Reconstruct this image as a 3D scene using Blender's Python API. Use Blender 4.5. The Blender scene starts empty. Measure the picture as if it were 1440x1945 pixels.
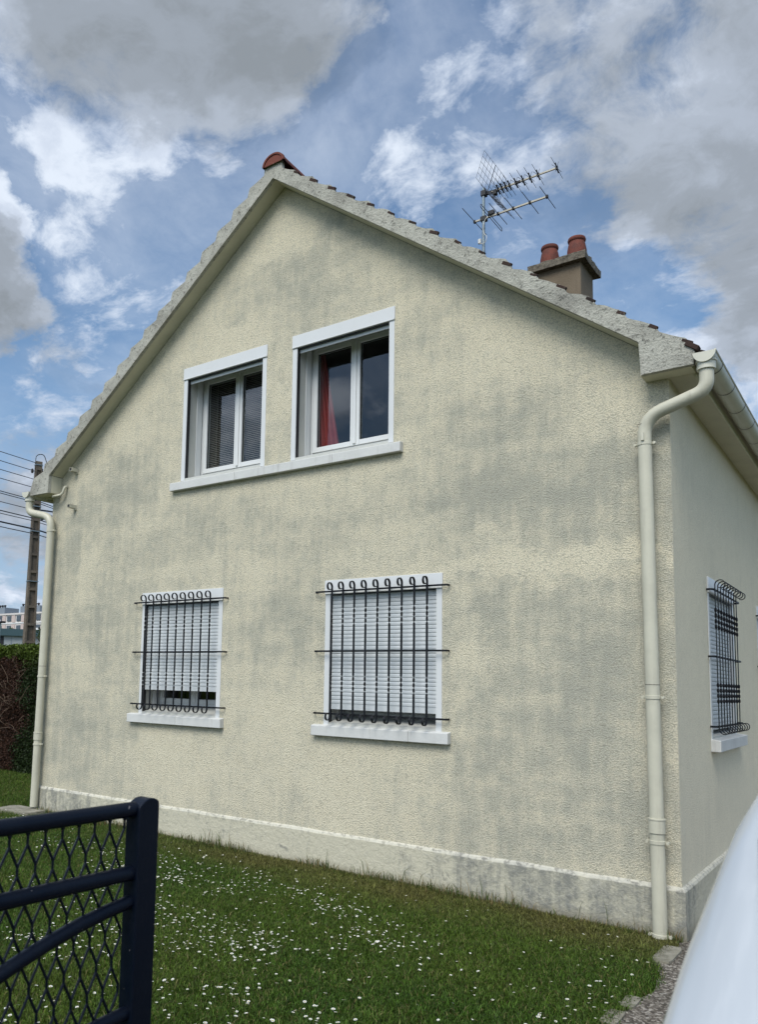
import bpy, bmesh, math, random
import numpy as np
from mathutils import Vector, Matrix, noise
random.seed(7)
rng = np.random.default_rng(7)
sc = bpy.context.scene
COL = sc.collection
PI = math.pi
R_ = math.radians

# ------------------------------------------------------------------ camera
CX, CY, CZ = 1.3187, -6.4220, 1.6155
def cam_axes(yaw, pit, rol):
    y, p, r = R_(yaw), R_(pit), R_(rol)
    f = Vector((math.sin(y)*math.cos(p), math.cos(y)*math.cos(p), math.sin(p)))
    rt = Vector((math.cos(y), -math.sin(y), 0)); up = rt.cross(f)
    return rt*math.cos(r)+up*math.sin(r), -rt*math.sin(r)+up*math.cos(r), f
rt, up, fw = cam_axes(-37.988, 5.886, 1.398)
cd = bpy.data.cameras.new('camera'); cam = bpy.data.objects.new('camera', cd); COL.objects.link(cam)
m = Matrix.Identity(4)
for i in range(3):
    m[i][0] = rt[i]; m[i][1] = up[i]; m[i][2] = -fw[i]
m[0][3], m[1][3], m[2][3] = CX, CY, CZ
cam.matrix_world = m
cd.sensor_fit = 'AUTO'; cd.sensor_width = 36; cd.lens = 28.4945
cd.shift_x = 0.10118; cd.shift_y = 0.08480
cd.clip_start = 0.05; cd.clip_end = 2000
cd.dof.use_dof = True; cd.dof.focus_distance = 8.5; cd.dof.aperture_fstop = 7.0
sc.camera = cam
sc.view_settings.view_transform = 'Standard'; sc.view_settings.look = 'None'
sc.view_settings.gamma = 1; sc.view_settings.exposure = 0.56
sc.render.engine = 'CYCLES'
try:
    sc.cycles.use_denoising = True
    sc.cycles.max_bounces = 8; sc.cycles.transparent_max_bounces = 16
except Exception: pass

# ------------------------------------------------------------------ node helper
class NT:
    def __init__(s, tree):
        s.t = tree; s.n = tree.nodes; s.l = tree.links
        s.n.clear()
    def new(s, typ, **kw):
        n = s.n.new(typ)
        for k, v in kw.items():
            if k == 'inp':
                for a, b in v.items():
                    if hasattr(b, 'is_output') and b.is_output: s.l.new(b, n.inputs[a])
                    else: n.inputs[a].default_value = b
            else: setattr(n, k, v)
        return n
    def math(s, op, a, b=None, c=None, clamp=False):
        n = s.n.new('ShaderNodeMath'); n.operation = op; n.use_clamp = clamp
        for i, v in enumerate((a, b, c)):
            if v is None: continue
            if hasattr(v, 'is_output'): s.l.new(v, n.inputs[i])
            else: n.inputs[i].default_value = v
        return n.outputs[0]
    def vmath(s, op, a, b=None, out=0):
        n = s.n.new('ShaderNodeVectorMath'); n.operation = op
        for i, v in enumerate((a, b)):
            if v is None: continue
            if hasattr(v, 'is_output'): s.l.new(v, n.inputs[i])
            else: n.inputs[i].default_value = v
        return n.outputs[out]
    def noise(s, vec, scale, detail=4, rough=.55, dist=0., out='Fac'):
        n = s.new('ShaderNodeTexNoise', inp={'Vector': vec, 'Scale': scale, 'Detail': detail, 'Roughness': rough, 'Distortion': dist})
        return n.outputs[out]
    def ramp(s, fac, stops, interp='LINEAR'):
        n = s.new('ShaderNodeValToRGB', inp={'Fac': fac}); cr = n.color_ramp; cr.interpolation = interp
        while len(cr.elements) < len(stops): cr.elements.new(.5)
        for e, (p, c) in zip(cr.elements, stops):
            e.position = p; e.color = (c[0], c[1], c[2], 1) if isinstance(c, tuple) else (c, c, c, 1)
        return n.outputs['Color']
    def smooth(s, v, a, b, lo=0., hi=1.):
        n = s.new('ShaderNodeMapRange', interpolation_type='SMOOTHSTEP', clamp=True,
                  inp={'Value': v, 'From Min': a, 'From Max': b, 'To Min': lo, 'To Max': hi})
        return n.outputs['Result']
    def mix(s, f, a, b, mode='MIX'):
        n = s.new('ShaderNodeMix', data_type='RGBA', blend_type=mode)
        for i, v in ((0, f), (6, a), (7, b)):
            if hasattr(v, 'is_output'): s.l.new(v, n.inputs[i])
            elif i == 0: n.inputs[0].default_value = v
            else: n.inputs[i].default_value = (v[0], v[1], v[2], 1)
        return n.outputs[2]
    def scale(s, vec, sx, sy, sz, loc=(0, 0, 0)):
        n = s.new('ShaderNodeMapping', inp={'Vector': vec, 'Scale': (sx, sy, sz), 'Location': loc})
        return n.outputs[0]

# ------------------------------------------------------------------ world
SUN_EL, SUN_AZ = 50, 172          # azimuth from +y clockwise: soft light from in front of the gable
w = bpy.data.worlds.new('World'); sc.world = w; w.use_nodes = True
N = NT(w.node_tree)
sky = N.new('ShaderNodeTexSky', sky_type='NISHITA', sun_disc=False, sun_elevation=R_(SUN_EL), sun_rotation=R_(SUN_AZ),
            air_density=1.15, dust_density=0.4, ozone_density=1.6)
tc = N.new('ShaderNodeTexCoord').outputs['Generated']
sep = N.new('ShaderNodeSeparateXYZ', inp={0: tc})
zc = N.math('ADD', N.math('MAXIMUM', sep.outputs[2], 0.0), 0.30)
px_ = N.math('DIVIDE', sep.outputs[0], zc); py_ = N.math('DIVIDE', sep.outputs[1], zc)
plane = N.new('ShaderNodeCombineXYZ', inp={0: px_, 1: py_, 2: 0.0}).outputs[0]
warp = N.noise(plane, 2.2, 4, .55, 0, 'Color')
wv = N.vmath('SCALE', N.vmath('SUBTRACT', warp, (.5, .5, .5)))
wv.node.inputs[3].default_value = 0.20
pw = N.vmath('ADD', plane, wv)
fb = N.noise(pw, 2.7, 12, .62)
fine = N.noise(pw, 8.0, 10, .64)
# relief: the same noise sampled a little towards the zenith light
pof = N.vmath('SCALE', pw); pof.node.inputs[3].default_value = .955
fb2 = N.noise(pof, 2.7, 12, .62)
fine2 = N.noise(pof, 8.0, 10, .64)
relief = N.math('ADD', N.math('MULTIPLY', N.math('SUBTRACT', fb2, fb), 1.9), N.math('MULTIPLY', N.math('SUBTRACT', fine2, fine), .45))
dw = N.vmath('SCALE', N.vmath('SUBTRACT', N.noise(plane, 3.6, 7, .6, 0, 'Color'), (.5, .5, .5)))
dw.node.inputs[3].default_value = 0.20
dd = N.vmath('NORMALIZE', N.vmath('ADD', tc, dw))
# big cloud masses as directions on the sky: (direction, inner deg, outer deg, cover weight, greyness)
masses = [((-.505,.535,.685), 2, 13, 1.0, 1.0), ((-.57,.43,.71), 3, 13, 1.0, .9), ((-.417,.60,.690), 0, 7, .8, .35), ((-.640,.500,.590), 1, 8, .68, .1), ((-.590,.550,.590), .5, 6, .70, -.35),
          ((-.785,.450,.465), 1, 6, 1.0, .75), ((-.795,.465,.400), 0, 6.5, .9, .9), ((-.745,.49,.47), 0, 3.5, .5, -.5),
          ((-.125,.800,.600), 3, 12, .85, .55), ((-.09,.865,.500), 2, 12, .95, .8), ((-.04,.91,.41), 2, 11, 1.0, 1.1), ((0.03,.78,.62), 8, 25, .95, .5), ((-.16,.74,.66), 1, 6, .65, -.3), ((-.15,.88,.45), 1, 6, .7, -.5),
          ((-.301,.709,.638), 1, 8, .52, .1), ((-.33,.76,.56), 1, 9, .44, .10), ((-.25,.82,.50), 1, 8, .48, .1), ((-.70,.569,.432), 2, 10, .46, .1), ((-.45,.71,.54), 0, 7, .46, -.1), ((-.66,.62,.42), 0, 7, .50, -.2),
          ((-.76,.60,.24), 2, 11, .66, .5), ((-.80,.55,.14), 2, 9, .66, .6), ((-.12,.94,.31), 3, 13, .62, -.2), ((-.17,.91,.385), 1, 8, .62, -.2), ((-.40,.74,.535), 0, 6, .55, 0)]
cover = None; grey = None
for c, a, b, wt, gw in masses:
    c = Vector(c).normalized()
    d = N.vmath('DOT_PRODUCT', dd, (c.x, c.y, c.z), out=1)
    s0 = N.smooth(d, math.cos(R_(b)), math.cos(R_(a)), 0, 1)
    k1 = N.math('MULTIPLY', s0, wt); k2 = N.math('MULTIPLY', s0, gw)
    cover = k1 if cover is None else N.math('MAXIMUM', cover, k1)
    grey = k2 if grey is None else N.math('ADD', grey, k2)
grey = N.math('MINIMUM', grey, 1.15)
front = N.smooth(sep.outputs[1], .05, .42)         # unseen sky behind the viewer: even broken cloud, brightened as added fill light
cover = N.math('ADD', N.math('MULTIPLY', cover, front), N.math('MULTIPLY', N.math('SUBTRACT', 1.0, front), .55))
grey = N.math('ADD', N.math('MULTIPLY', grey, front), N.math('MULTIPLY', N.math('SUBTRACT', 1.0, front), .5))
nz = N.math('ADD', N.math('MULTIPLY', N.math('SUBTRACT', fb, .5), 1.9), N.math('MULTIPLY', N.math('SUBTRACT', fine, .5), 1.1))
dens = N.math('ADD', nz, cover)
cov = N.smooth(dens, .42, .86)
haze = N.smooth(sep.outputs[2], .50, .02, 0, .80)
thin = N.math('MULTIPLY', N.smooth(N.noise(N.scale(pw, 1.0, .6, 1), 1.9, 9, .64), .34, .74), .52)
cov2 = N.math('MAXIMUM', cov, thin)
lit = N.noise(N.vmath('ADD', pw, (3.1, 1.7, 0)), 2.8, 8, .58)
shade = N.math('ADD', N.math('MULTIPLY', N.math('SUBTRACT', dens, .75), .22), N.math('ADD', N.math('MULTIPLY', grey, .62), N.math('ADD', N.math('MULTIPLY', N.math('SUBTRACT', lit, .5), 1.1), relief)))
ccol = N.ramp(shade, [(0., (.60, .66, .75)), (.24, (.49, .55, .65)), (.5, (.34, .385, .455)), (.78, (.262, .296, .342)), (1., (.215, .242, .272))], 'EASE')
skyc = N.mix(1.0, sky.outputs[0], (.78, .99, 1.11), 'MULTIPLY')
bg1 = N.new('ShaderNodeBackground', inp={'Color': skyc, 'Strength': .080})
bg2 = N.new('ShaderNodeBackground', inp={'Color': ccol, 'Strength': N.math('MULTIPLY_ADD', N.math('SUBTRACT', 1.0, front), .95, .90)})  # clouds behind the viewer boosted to add soft fill on the walls
bg3 = N.new('ShaderNodeBackground', inp={'Color': (.25, .33, .46, 1), 'Strength': 1.0})
m0 = N.new('ShaderNodeMixShader', inp={0: haze, 1: bg1.outputs[0], 2: bg3.outputs[0]})
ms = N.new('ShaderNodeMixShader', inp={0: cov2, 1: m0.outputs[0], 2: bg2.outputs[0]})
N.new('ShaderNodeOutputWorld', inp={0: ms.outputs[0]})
try: w.cycles.sampling_method = 'MANUAL'; w.cycles.sample_map_resolution = 512
except Exception: pass

sd = bpy.data.lights.new('sun', 'SUN'); sd.energy = 2.2; sd.angle = R_(34); sd.color = (1, .965, .90)
so = bpy.data.objects.new('sun', sd); COL.objects.link(so)
az, el = R_(SUN_AZ), R_(SUN_EL)
sv = Vector((math.sin(az)*math.cos(el), math.cos(az)*math.cos(el), math.sin(el)))
so.rotation_euler = sv.to_track_quat('Z', 'Y').to_euler(); so.location = (-6, -12, 14)

# ------------------------------------------------------------------ mesh helper
class MB:
    def __init__(s): s.v = []; s.f = []; s.mi = []; s.cur = 0
    def add(s, vs, fs):
        o = len(s.v); s.v += [tuple(p) for p in vs]
        for f in fs: s.f.append(tuple(i+o for i in f)); s.mi.append(s.cur)
        return s
    def box(s, x0, x1, y0, y1, z0, z1, M=None):
        vs = [(x, y, z) for x in (x0, x1) for y in (y0, y1) for z in (z0, z1)]
        if M: vs = [M @ Vector(p) for p in vs]
        return s.add(vs, [(0,1,3,2),(4,6,7,5),(0,4,5,1),(2,3,7,6),(0,2,6,4),(1,5,7,3)])
    def tube(s, pts, r, n=10, caps=True, closed=False, flat=None):
        pts = [Vector(p) for p in pts]; k = len(pts); vs = []; fs = []
        prev = None
        for i, p in enumerate(pts):
            if closed: t = pts[(i+1) % k]-pts[i-1]
            else: t = pts[min(i+1, k-1)]-pts[max(i-1, 0)]
            t.normalize()
            if prev is None:
                a = Vector((0,0,1)) if abs(t.z) < .9 else Vector((1,0,0))
                u = t.cross(a).normalized()
            else:
                u = (prev-t*prev.dot(t)).normalized()
            prev = u; v = t.cross(u)
            rr = r[i] if isinstance(r, (list, tuple)) else r
            for j in range(n):
                a = 2*PI*j/n
                vs.append(p+(u*math.cos(a)+v*math.sin(a))*rr)
        m_ = k if closed else k-1
        for i in range(m_):
            for j in range(n):
                a = i*n+j; b = i*n+(j+1) % n; c = ((i+1) % k)*n+(j+1) % n; d = ((i+1) % k)*n+j
                fs.append((a, b, c, d))
        if caps and not closed:
            fs.append(tuple(range(n))[::-1]); fs.append(tuple(range((k-1)*n, k*n)))
        return s.add(vs, fs)
    def lathe(s, prof, cx, cy, n=24, cap=True):
        vs = []; fs = []; k = len(prof)
        for r, z in prof:
            for j in range(n):
                a = 2*PI*j/n; vs.append((cx+r*math.cos(a), cy+r*math.sin(a), z))
        for i in range(k-1):
            for j in range(n):
                fs.append((i*n+j, i*n+(j+1) % n, (i+1)*n+(j+1) % n, (i+1)*n+j))
        if cap: fs.append(tuple(range(n))[::-1]); fs.append(tuple(range((k-1)*n, k*n)))
        return s.add(vs, fs)
    def prism(s, poly, T, d0, d1):
        """poly: 2D points; T(a,b,d) -> world"""
        n = len(poly)
        vs = [T(a, b, d0) for a, b in poly]+[T(a, b, d1) for a, b in poly]
        fs = [tuple(range(n))[::-1], tuple(range(n, 2*n))]
        for i in range(n): fs.append((i, (i+1) % n, n+(i+1) % n, n+i))
        return s.add(vs, fs)
    def ribbon(s, rings):
        """rings: list of 4-point cross-sections"""
        vs = [p for r in rings for p in r]; fs = []; k = len(rings)
        for i in range(k-1):
            for j in range(4):
                fs.append((i*4+j, i*4+(j+1) % 4, (i+1)*4+(j+1) % 4, (i+1)*4+j))
        fs.append((3, 2, 1, 0)); fs.append(tuple((k-1)*4+j for j in range(4)))
        return s.add(vs, fs)
    def build(s, name, mat, parent=None, smooth=False, bevel=0, fixn=True, origin=None, autosmooth=None):
        me = bpy.data.meshes.new(name); me.from_pydata(s.v, [], s.f)
        mats = mat if isinstance(mat, (list, tuple)) else [mat]
        for q in mats: me.materials.append(q)
        if len(mats) > 1: me.polygons.foreach_set('material_index', s.mi)
        if fixn:
            bm = bmesh.new(); bm.from_mesh(me); bmesh.ops.recalc_face_normals(bm, faces=bm.faces); bm.to_mesh(me); bm.free()
        if smooth:
            me.polygons.foreach_set('use_smooth', [True]*len(me.polygons))
            if autosmooth:
                try: me.set_sharp_from_angle(angle=R_(autosmooth))
                except Exception: pass
        o = bpy.data.objects.new(name, me); COL.objects.link(o)
        if origin is not None:
            me.transform(Matrix.Translation(-Vector(origin))); o.location = origin
        if parent:
            o.parent = parent
            o.matrix_parent_inverse = Matrix.Translation(-world_loc(parent))
        if bevel:
            b = o.modifiers.new('bevel', 'BEVEL'); b.width = bevel; b.segments = 2; b.limit_method = 'ANGLE'; b.angle_limit = R_(40)
        return o
WL = {}
def world_loc(o):
    l = Vector(o.location)
    # all things are translated only, so world location is the sum of offsets; parents of parts are kept in WL
    return WL.get(o.name, l)
def reg(o): WL[o.name] = Vector(o.location); return o
def tag(o, label=None, cat=None, group=None, kind=None):
    if label: o['label'] = label
    if cat: o['category'] = cat
    if group: o['group'] = group
    if kind: o['kind'] = kind
    return o
def thing(name, loc, label, cat, group=None):
    o = bpy.data.objects.new(name, None); COL.objects.link(o); o.location = loc; o.empty_display_size = .2
    reg(o); return tag(o, label, cat, group)
def structure(o): o['kind'] = 'structure'; return o

# ------------------------------------------------------------------ materials
def mat(name, fn):
    mt = bpy.data.materials.new(name); mt.use_nodes = True; n = NT(mt.node_tree)
    p = n.new('ShaderNodeBsdfPrincipled'); o = n.new('ShaderNodeOutputMaterial', inp={0: p.outputs[0]})
    fn(n, p, o); return mt
def setp(n, p, **kw):
    for k, v in kw.items():
        k = {'base': 'Base Color', 'rough': 'Roughness', 'metal': 'Metallic', 'spec': 'Specular IOR Level', 'coat': 'Coat Weight',
             'alpha': 'Alpha', 'normal': 'Normal', 'coatr': 'Coat Roughness', 'sub': 'Subsurface Weight', 'trans': 'Transmission Weight'}[k]
        if hasattr(v, 'is_output'): n.l.new(v, p.inputs[k])
        elif isinstance(v, tuple): p.inputs[k].default_value = (v[0], v[1], v[2], 1)
        else: p.inputs[k].default_value = v
def bump(n, h, dist, strength=1.0, normal=None):
    b = n.new('ShaderNodeBump', inp={'Height': h, 'Distance': dist, 'Strength': strength})
    if normal is not None: n.l.new(normal, b.inputs['Normal'])
    return b.outputs[0]
def objc(n): return n.new('ShaderNodeTexCoord').outputs['Object']
def mapped(n):
    return n.new('ShaderNodeNewGeometry').outputs['Position']

def weathered(name, col, rough=.6, var=.12, bsc=60, bd=.001, metal=0., streak=0., spec=.5, dirt=(.25,.24,.2), coat=0):
    def fn(n, p, o):
        g = mapped(n)
        a = n.noise(g, 3.5, 6, .6); b = n.noise(g, bsc, 4, .6)
        c = n.mix(n.math('MULTIPLY', n.smooth(a, .35, .75), var), col, tuple(x*.55 for x in col))
        if streak:
            st = n.noise(n.scale(g, 26, 26, 2.2), 1, 6, .65)
            c = n.mix(n.math('MULTIPLY', n.smooth(st, .52, .80), streak), c, dirt)
        setp(n, p, base=c, rough=n.smooth(a, 0, 1, rough-.08, rough+.1), metal=metal, spec=spec, coat=coat, normal=bump(n, b, bd))
    return mat(name, fn)

# blobs are dirt, clean patches and darker strips beside the downpipes at fixed places on the render coat, in wall metres
DIRT_AND_STRIPS = [(-.95,3.25,1.15,.28,.9),(-1.0,3.75,.9,.45,.35),(-1.9,3.35,.5,.35,.5),(-.55,1.5,.42,.95,.75),(-1.15,1.3,.5,.55,.55),(-.9,2.15,.9,.30,.75),
        (-2.95,6.0,.18,.22,.7),(-2.0,5.5,.25,.2,.45),(-6.1,3.9,.5,.35,.7),(-6.75,3.2,.45,.6,.55),(-6.4,2.3,.3,.9,.55),(-6.9,1.0,.35,.6,.5),(-6.0,1.0,.5,.5,.45),
        (-5.6,3.05,.6,.25,.5),(-3.7,2.1,.5,.5,.35),(-3.9,3.1,1.3,.28,.35),(-2.0,4.6,.4,.5,.35),(-.6,2.9,.6,.25,.5),(-1.3,.62,.9,.38,.65),(-.45,.65,.4,.45,.75),(-.9,1.4,.95,1.1,.55),(-6.4,1.6,.8,1.5,.4),
        (-4.4,.75,.5,.25,.3),(-6.4,.5,.7,.25,.45),(-3.6,5.6,.8,.5,.3),(-.1,2.0,.16,2.0,.65),(-7.25,2.0,.16,2.2,.5),(-.35,3.7,.25,.4,.3)]
CLEAN = [(-5.05,.75,.62,.36,.9),(-2.55,.72,.75,.42,.9),(-3.6,1.1,.5,.6,.35),(-1.0,2.62,1.0,.09,1.),(-1.62,1.9,.12,.7,.5),(-4.5,5.35,.5,.18,.9),(-3.7,6.6,.5,.4,.8),
         (-6.0,4.9,.5,.5,.6),(-5.2,5.6,.5,.4,.5),(-1.2,4.5,.9,.35,.6),(-.4,4.0,.4,.3,.5),(-6.65,2.9,.18,.4,.8),(-6.7,1.7,.2,.3,.5),(-3.75,4.5,.12,.6,.6),(-4.6,2.85,1.6,.12,.35),(-2.5,3.45,.4,.2,.4)]
def wall_fn(stain=1.0):
    def fn(n, p, o):
        g = mapped(n)
        wrp = n.vmath('SCALE', n.vmath('SUBTRACT', n.noise(g, 3.2, 9, .70, 0, 'Color'), (.5,.5,.5))); wrp.node.inputs[3].default_value = .95
        gg = n.vmath('ADD', g, wrp)
        s = n.new('ShaderNodeSeparateXYZ', inp={0: gg})
        def blobs(L):
            acc = None
            for x, z, a, b, wt in L:
                dx = n.math('MULTIPLY_ADD', s.outputs[0], 1/a, -x/a); dz = n.math('MULTIPLY_ADD', s.outputs[2], 1/b, -z/b)
                d = n.math('ADD', n.math('MULTIPLY', dx, dx), n.math('MULTIPLY', dz, dz))
                k = n.smooth(d, 2.4, .0, 0, wt)
                acc = k if acc is None else n.math('MAXIMUM', acc, k)
            return acc
        # render pattern: coarse roughcast grains
        vo = n.new('ShaderNodeTexVoronoi', feature='SMOOTH_F1', inp={'Vector': g, 'Scale': 105.0, 'Smoothness': .25}).outputs['Distance']
        n1 = n.noise(g, 125, 5, .72)
        n2 = n.noise(g, 62, 3, .6)
        grain = n.math('ADD', n.math('MULTIPLY', vo, .75), n.math('ADD', n.math('MULTIPLY', n1, 1.15), n.math('MULTIPLY', n2, .40)))
        big = n.noise(g, 1.1, 5, .6); mid = n.noise(g, 5.5, 9, .72)
        streak = n.noise(n.scale(g, 11, 11, 1.3), 1, 8, .66)
        base = n.mix(n.smooth(mid, .3, .7), (.66, .60, .445), (.725, .665, .50))
        if stain > .5:
            dirt = n.math('ADD', n.math('MULTIPLY', blobs(DIRT_AND_STRIPS), .44), n.math('MULTIPLY', n.smooth(big, .34, .70), .34))
            dirt = n.math('SUBTRACT', dirt, n.math('MULTIPLY', blobs(CLEAN), .50))
            dirt = n.math('ADD', dirt, n.math('MULTIPLY', n.math('SUBTRACT', streak, .45), 1.1))
            dirt = n.math('ADD', dirt, n.math('MULTIPLY', n.math('SUBTRACT', mid, .47), 1.8))
            dirt = n.math('ADD', dirt, n.math('MULTIPLY', n.math('SUBTRACT', n1, .5), 1.3))
            bands = n.noise(n.scale(g, .7, .7, 4.5), 1, 6, .6)
            dirt = n.math('ADD', dirt, n.math('MULTIPLY', n.math('SUBTRACT', bands, .48), .9))
            d2 = n.smooth(dirt, -.10, .95, 0, .90)
            base = n.mix(d2, base, (.355, .352, .290))
        else:
            d2 = n.smooth(n.math('ADD', n.math('MULTIPLY', big, .5), n.math('MULTIPLY', streak, .5)), .48, .75, 0, .28)
            base = n.mix(d2, n.mix(.5, base, (.78, .71, .54)), (.46, .43, .34))
        # colour darkens with the roughcast grain
        base = n.mix(n.smooth(grain, 1.0, 1.45, .0, .55 if stain > .5 else .20), base, (.27, .262, .205))
        setp(n, p, base=base, rough=.93, spec=.15, normal=bump(n, grain, .009 if stain > .5 else .006, .75))
    return fn
M_wall = mat('render_coat', wall_fn(1.0)); M_side = mat('render_coat_side', wall_fn(.2))

def plinth_fn(n, p, o):
    g = mapped(n)
    a = n.noise(n.scale(g, 1, 1, 1), 2.2, 7, .66); st = n.noise(n.scale(g, 12, 12, 1.0), 1, 7, .65)
    fine = n.noise(g, 22, 6, .7); cr = n.noise(g, 9, 8, .7, 1.5)
    s = n.new('ShaderNodeSeparateXYZ', inp={0: g})
    # dark weathering at both ends of the gable, clean painted stretch in the middle
    xr = n.math('MULTIPLY_ADD', n.noise(g, 1.6, 4), 1.6, s.outputs[0])
    ends = n.math('MULTIPLY', n.math('MAXIMUM', n.smooth(xr, -2.0, .0, 0, .58), n.smooth(xr, -4.6, -6.2, 0, .55)), n.smooth(s.outputs[1], .5, .02))
    k = n.math('ADD', n.math('ADD', ends, n.math('MULTIPLY', n.smooth(a, .45, .75), .45)), n.math('MULTIPLY', n.math('SUBTRACT', st, .5), 1.3)); k = n.math('ADD', k, n.math('MULTIPLY', n.math('SUBTRACT', fine, .5), 1.3))
    c = n.mix(n.smooth(k, .1, .95), (.52, .49, .375), (.235, .235, .205))
    c = n.mix(n.smooth(cr, .56, .66, 0, .6), c, (.46, .44, .36)); c = n.mix(n.smooth(n.noise(g, 5, 8, .7, 1.0), .58, .68, 0, .6), c, (.16, .165, .15))
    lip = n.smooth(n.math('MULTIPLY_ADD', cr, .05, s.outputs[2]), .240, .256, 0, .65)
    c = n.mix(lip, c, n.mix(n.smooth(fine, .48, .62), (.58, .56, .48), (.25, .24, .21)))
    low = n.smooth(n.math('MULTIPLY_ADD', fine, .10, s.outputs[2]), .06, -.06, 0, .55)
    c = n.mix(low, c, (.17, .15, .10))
    setp(n, p, base=c, rough=.9, spec=.2, normal=bump(n, n.math('ADD', fine, n.math('MULTIPLY', cr, .6)), .012))
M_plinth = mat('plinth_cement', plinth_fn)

def mortar_fn(n, p, o):
    g = mapped(n)
    a = n.noise(g, 3.2, 8, .68); b = n.noise(g, 26, 8, .72); sp = n.noise(g, 70, 3, .6)
    c = n.mix(n.smooth(a, .35, .7), (.46, .45, .385), (.30, .29, .25))
    c = n.mix(n.smooth(b, .53, .66, 0, .80), c, (.10, .097, .085))
    c = n.mix(n.smooth(n.noise(g, 14, 7, .7), .60, .72, 0, .7), c, (.50, .49, .43))
    c = n.mix(n.smooth(sp, .60, .72, 0, .75), c, (.05, .05, .045))
    setp(n, p, base=c, rough=.95, spec=.15, normal=bump(n, n.math('ADD', b, n.math('MULTIPLY', sp, .5)), .016))
M_mortar = mat('weathered_mortar', mortar_fn)
M_soffit = weathered('soffit_paint', (.60, .57, .43), .8, .25, 50, .001, streak=.15)
M_cream = weathered('cream_paint', (.53, .51, .40), .45, .35, 30, .001, streak=.50, dirt=(.30,.28,.22))
M_gutter = weathered('cream_gutter_pvc', (.57, .555, .455), .38, .2, 30, .0006, streak=.25, dirt=(.30,.27,.2))
M_joint = weathered('dark_joint', (.06, .05, .04), .8)
M_sill = weathered('sill_paint', (.58, .58, .55), .6, .25, 40, .002, streak=.5, dirt=(.28,.27,.24))
M_pvc = weathered('white_pvc', (.62, .63, .62), .34, .08, 40, .0002, streak=.10, dirt=(.5,.5,.47))
M_rail = weathered('grey_white_rail', (.50, .50, .455), .5, .2, 40, .0005, streak=.3)
M_seal = weathered('black_seal', (.015, .015, .016), .5)
M_shut = weathered('white_shutter', (.55, .575, .575), .42, .12, 30, .0004, streak=.12, dirt=(.45,.46,.45))
M_iron = weathered('black_iron', (.006, .007, .009), .5, .2, 60, .0006, spec=.3)
def tile_fn(n, p, o):
    g = mapped(n); a = n.noise(g, 5, 7, .65); b = n.noise(g, 30, 6, .7)
    c = n.mix(n.smooth(a, .35, .7), (.050, .030, .024), (.028, .021, .018)); c = n.mix(n.smooth(b, .58, .7, 0, .6), c, (.16, .15, .12))
    setp(n, p, base=c, rough=.85, spec=.2, normal=bump(n, b, .006))
M_tile = mat('roof_tile', tile_fn)
def ridge_fn(n, p, o):
    g = mapped(n); a = n.noise(g, 9, 7, .65); b = n.noise(g, 45, 6, .7)
    c = n.mix(n.smooth(a, .35, .7), (.17, .05, .034), (.095, .038, .030)); c = n.mix(n.smooth(b, .60, .72, 0, .5), c, (.30, .24, .16))
    setp(n, p, base=c, rough=.8, spec=.25, normal=bump(n, b, .004))
M_ridge = mat('terracotta', ridge_fn)
M_chim = weathered('chimney_render', (.165, .128, .085), .9, .35, 60, .004, streak=.35, dirt=(.10,.08,.055))
M_cap = mat('chimney_cap_concrete', lambda n, p, o: (lambda g: setp(n, p, base=n.mix(n.smooth(n.noise(g, 18, 8, .7), .40, .66), (.19, .165, .125), (.06, .052, .04)), rough=.95, normal=bump(n, n.noise(g, 30, 7, .7), .02)))(mapped(n)))
M_galv = weathered('galvanised_steel', (.22, .27, .29), .45, .5, 60, .001, metal=.5)
M_boom = weathered('yellowed_aluminium', (.42, .39, .31), .45, .4, 40, .001, metal=.3)
M_elem = weathered('dark_aluminium', (.07, .08, .10), .45, .2, 60, .001, metal=.4)
M_blackpl = weathered('black_plastic', (.014, .014, .015), .6)
M_cable = weathered('white_cable', (.6, .6, .56), .5)
def wirefn(n, p, o): setp(n, p, base=(.03, .035, .045), rough=.6)
M_wire = mat('overhead_wire', wirefn)
M_pole = mat('pole_concrete', lambda n, p, o: (lambda g: setp(n, p, base=n.mix(n.smooth(n.noise(g, 3, 7, .65), .35, .7), (.15, .118, .085), (.09, .075, .058)), rough=.95, normal=bump(n, n.noise(g, 20, 6, .7), .01)))(mapped(n)))
def gate_fn(n, p, o):
    g = mapped(n); chips = n.smooth(n.noise(g, 55, 2, .5), .765, .79); dust = n.smooth(n.noise(g, 6, 7, .7), .45, .8, 0, .35)
    c = n.mix(dust, (.0016, .0040, .0105), (.011, .015, .022)); c = n.mix(chips, c, (.16, .15, .15))
    setp(n, p, base=c, rough=n.smooth(n.noise(g, 20, 5, .7), .3, .7, .30, .50), spec=.22, normal=bump(n, n.noise(g, 90, 3, .6), .0006))
M_gate = mat('navy_gate_paint', gate_fn)

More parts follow.
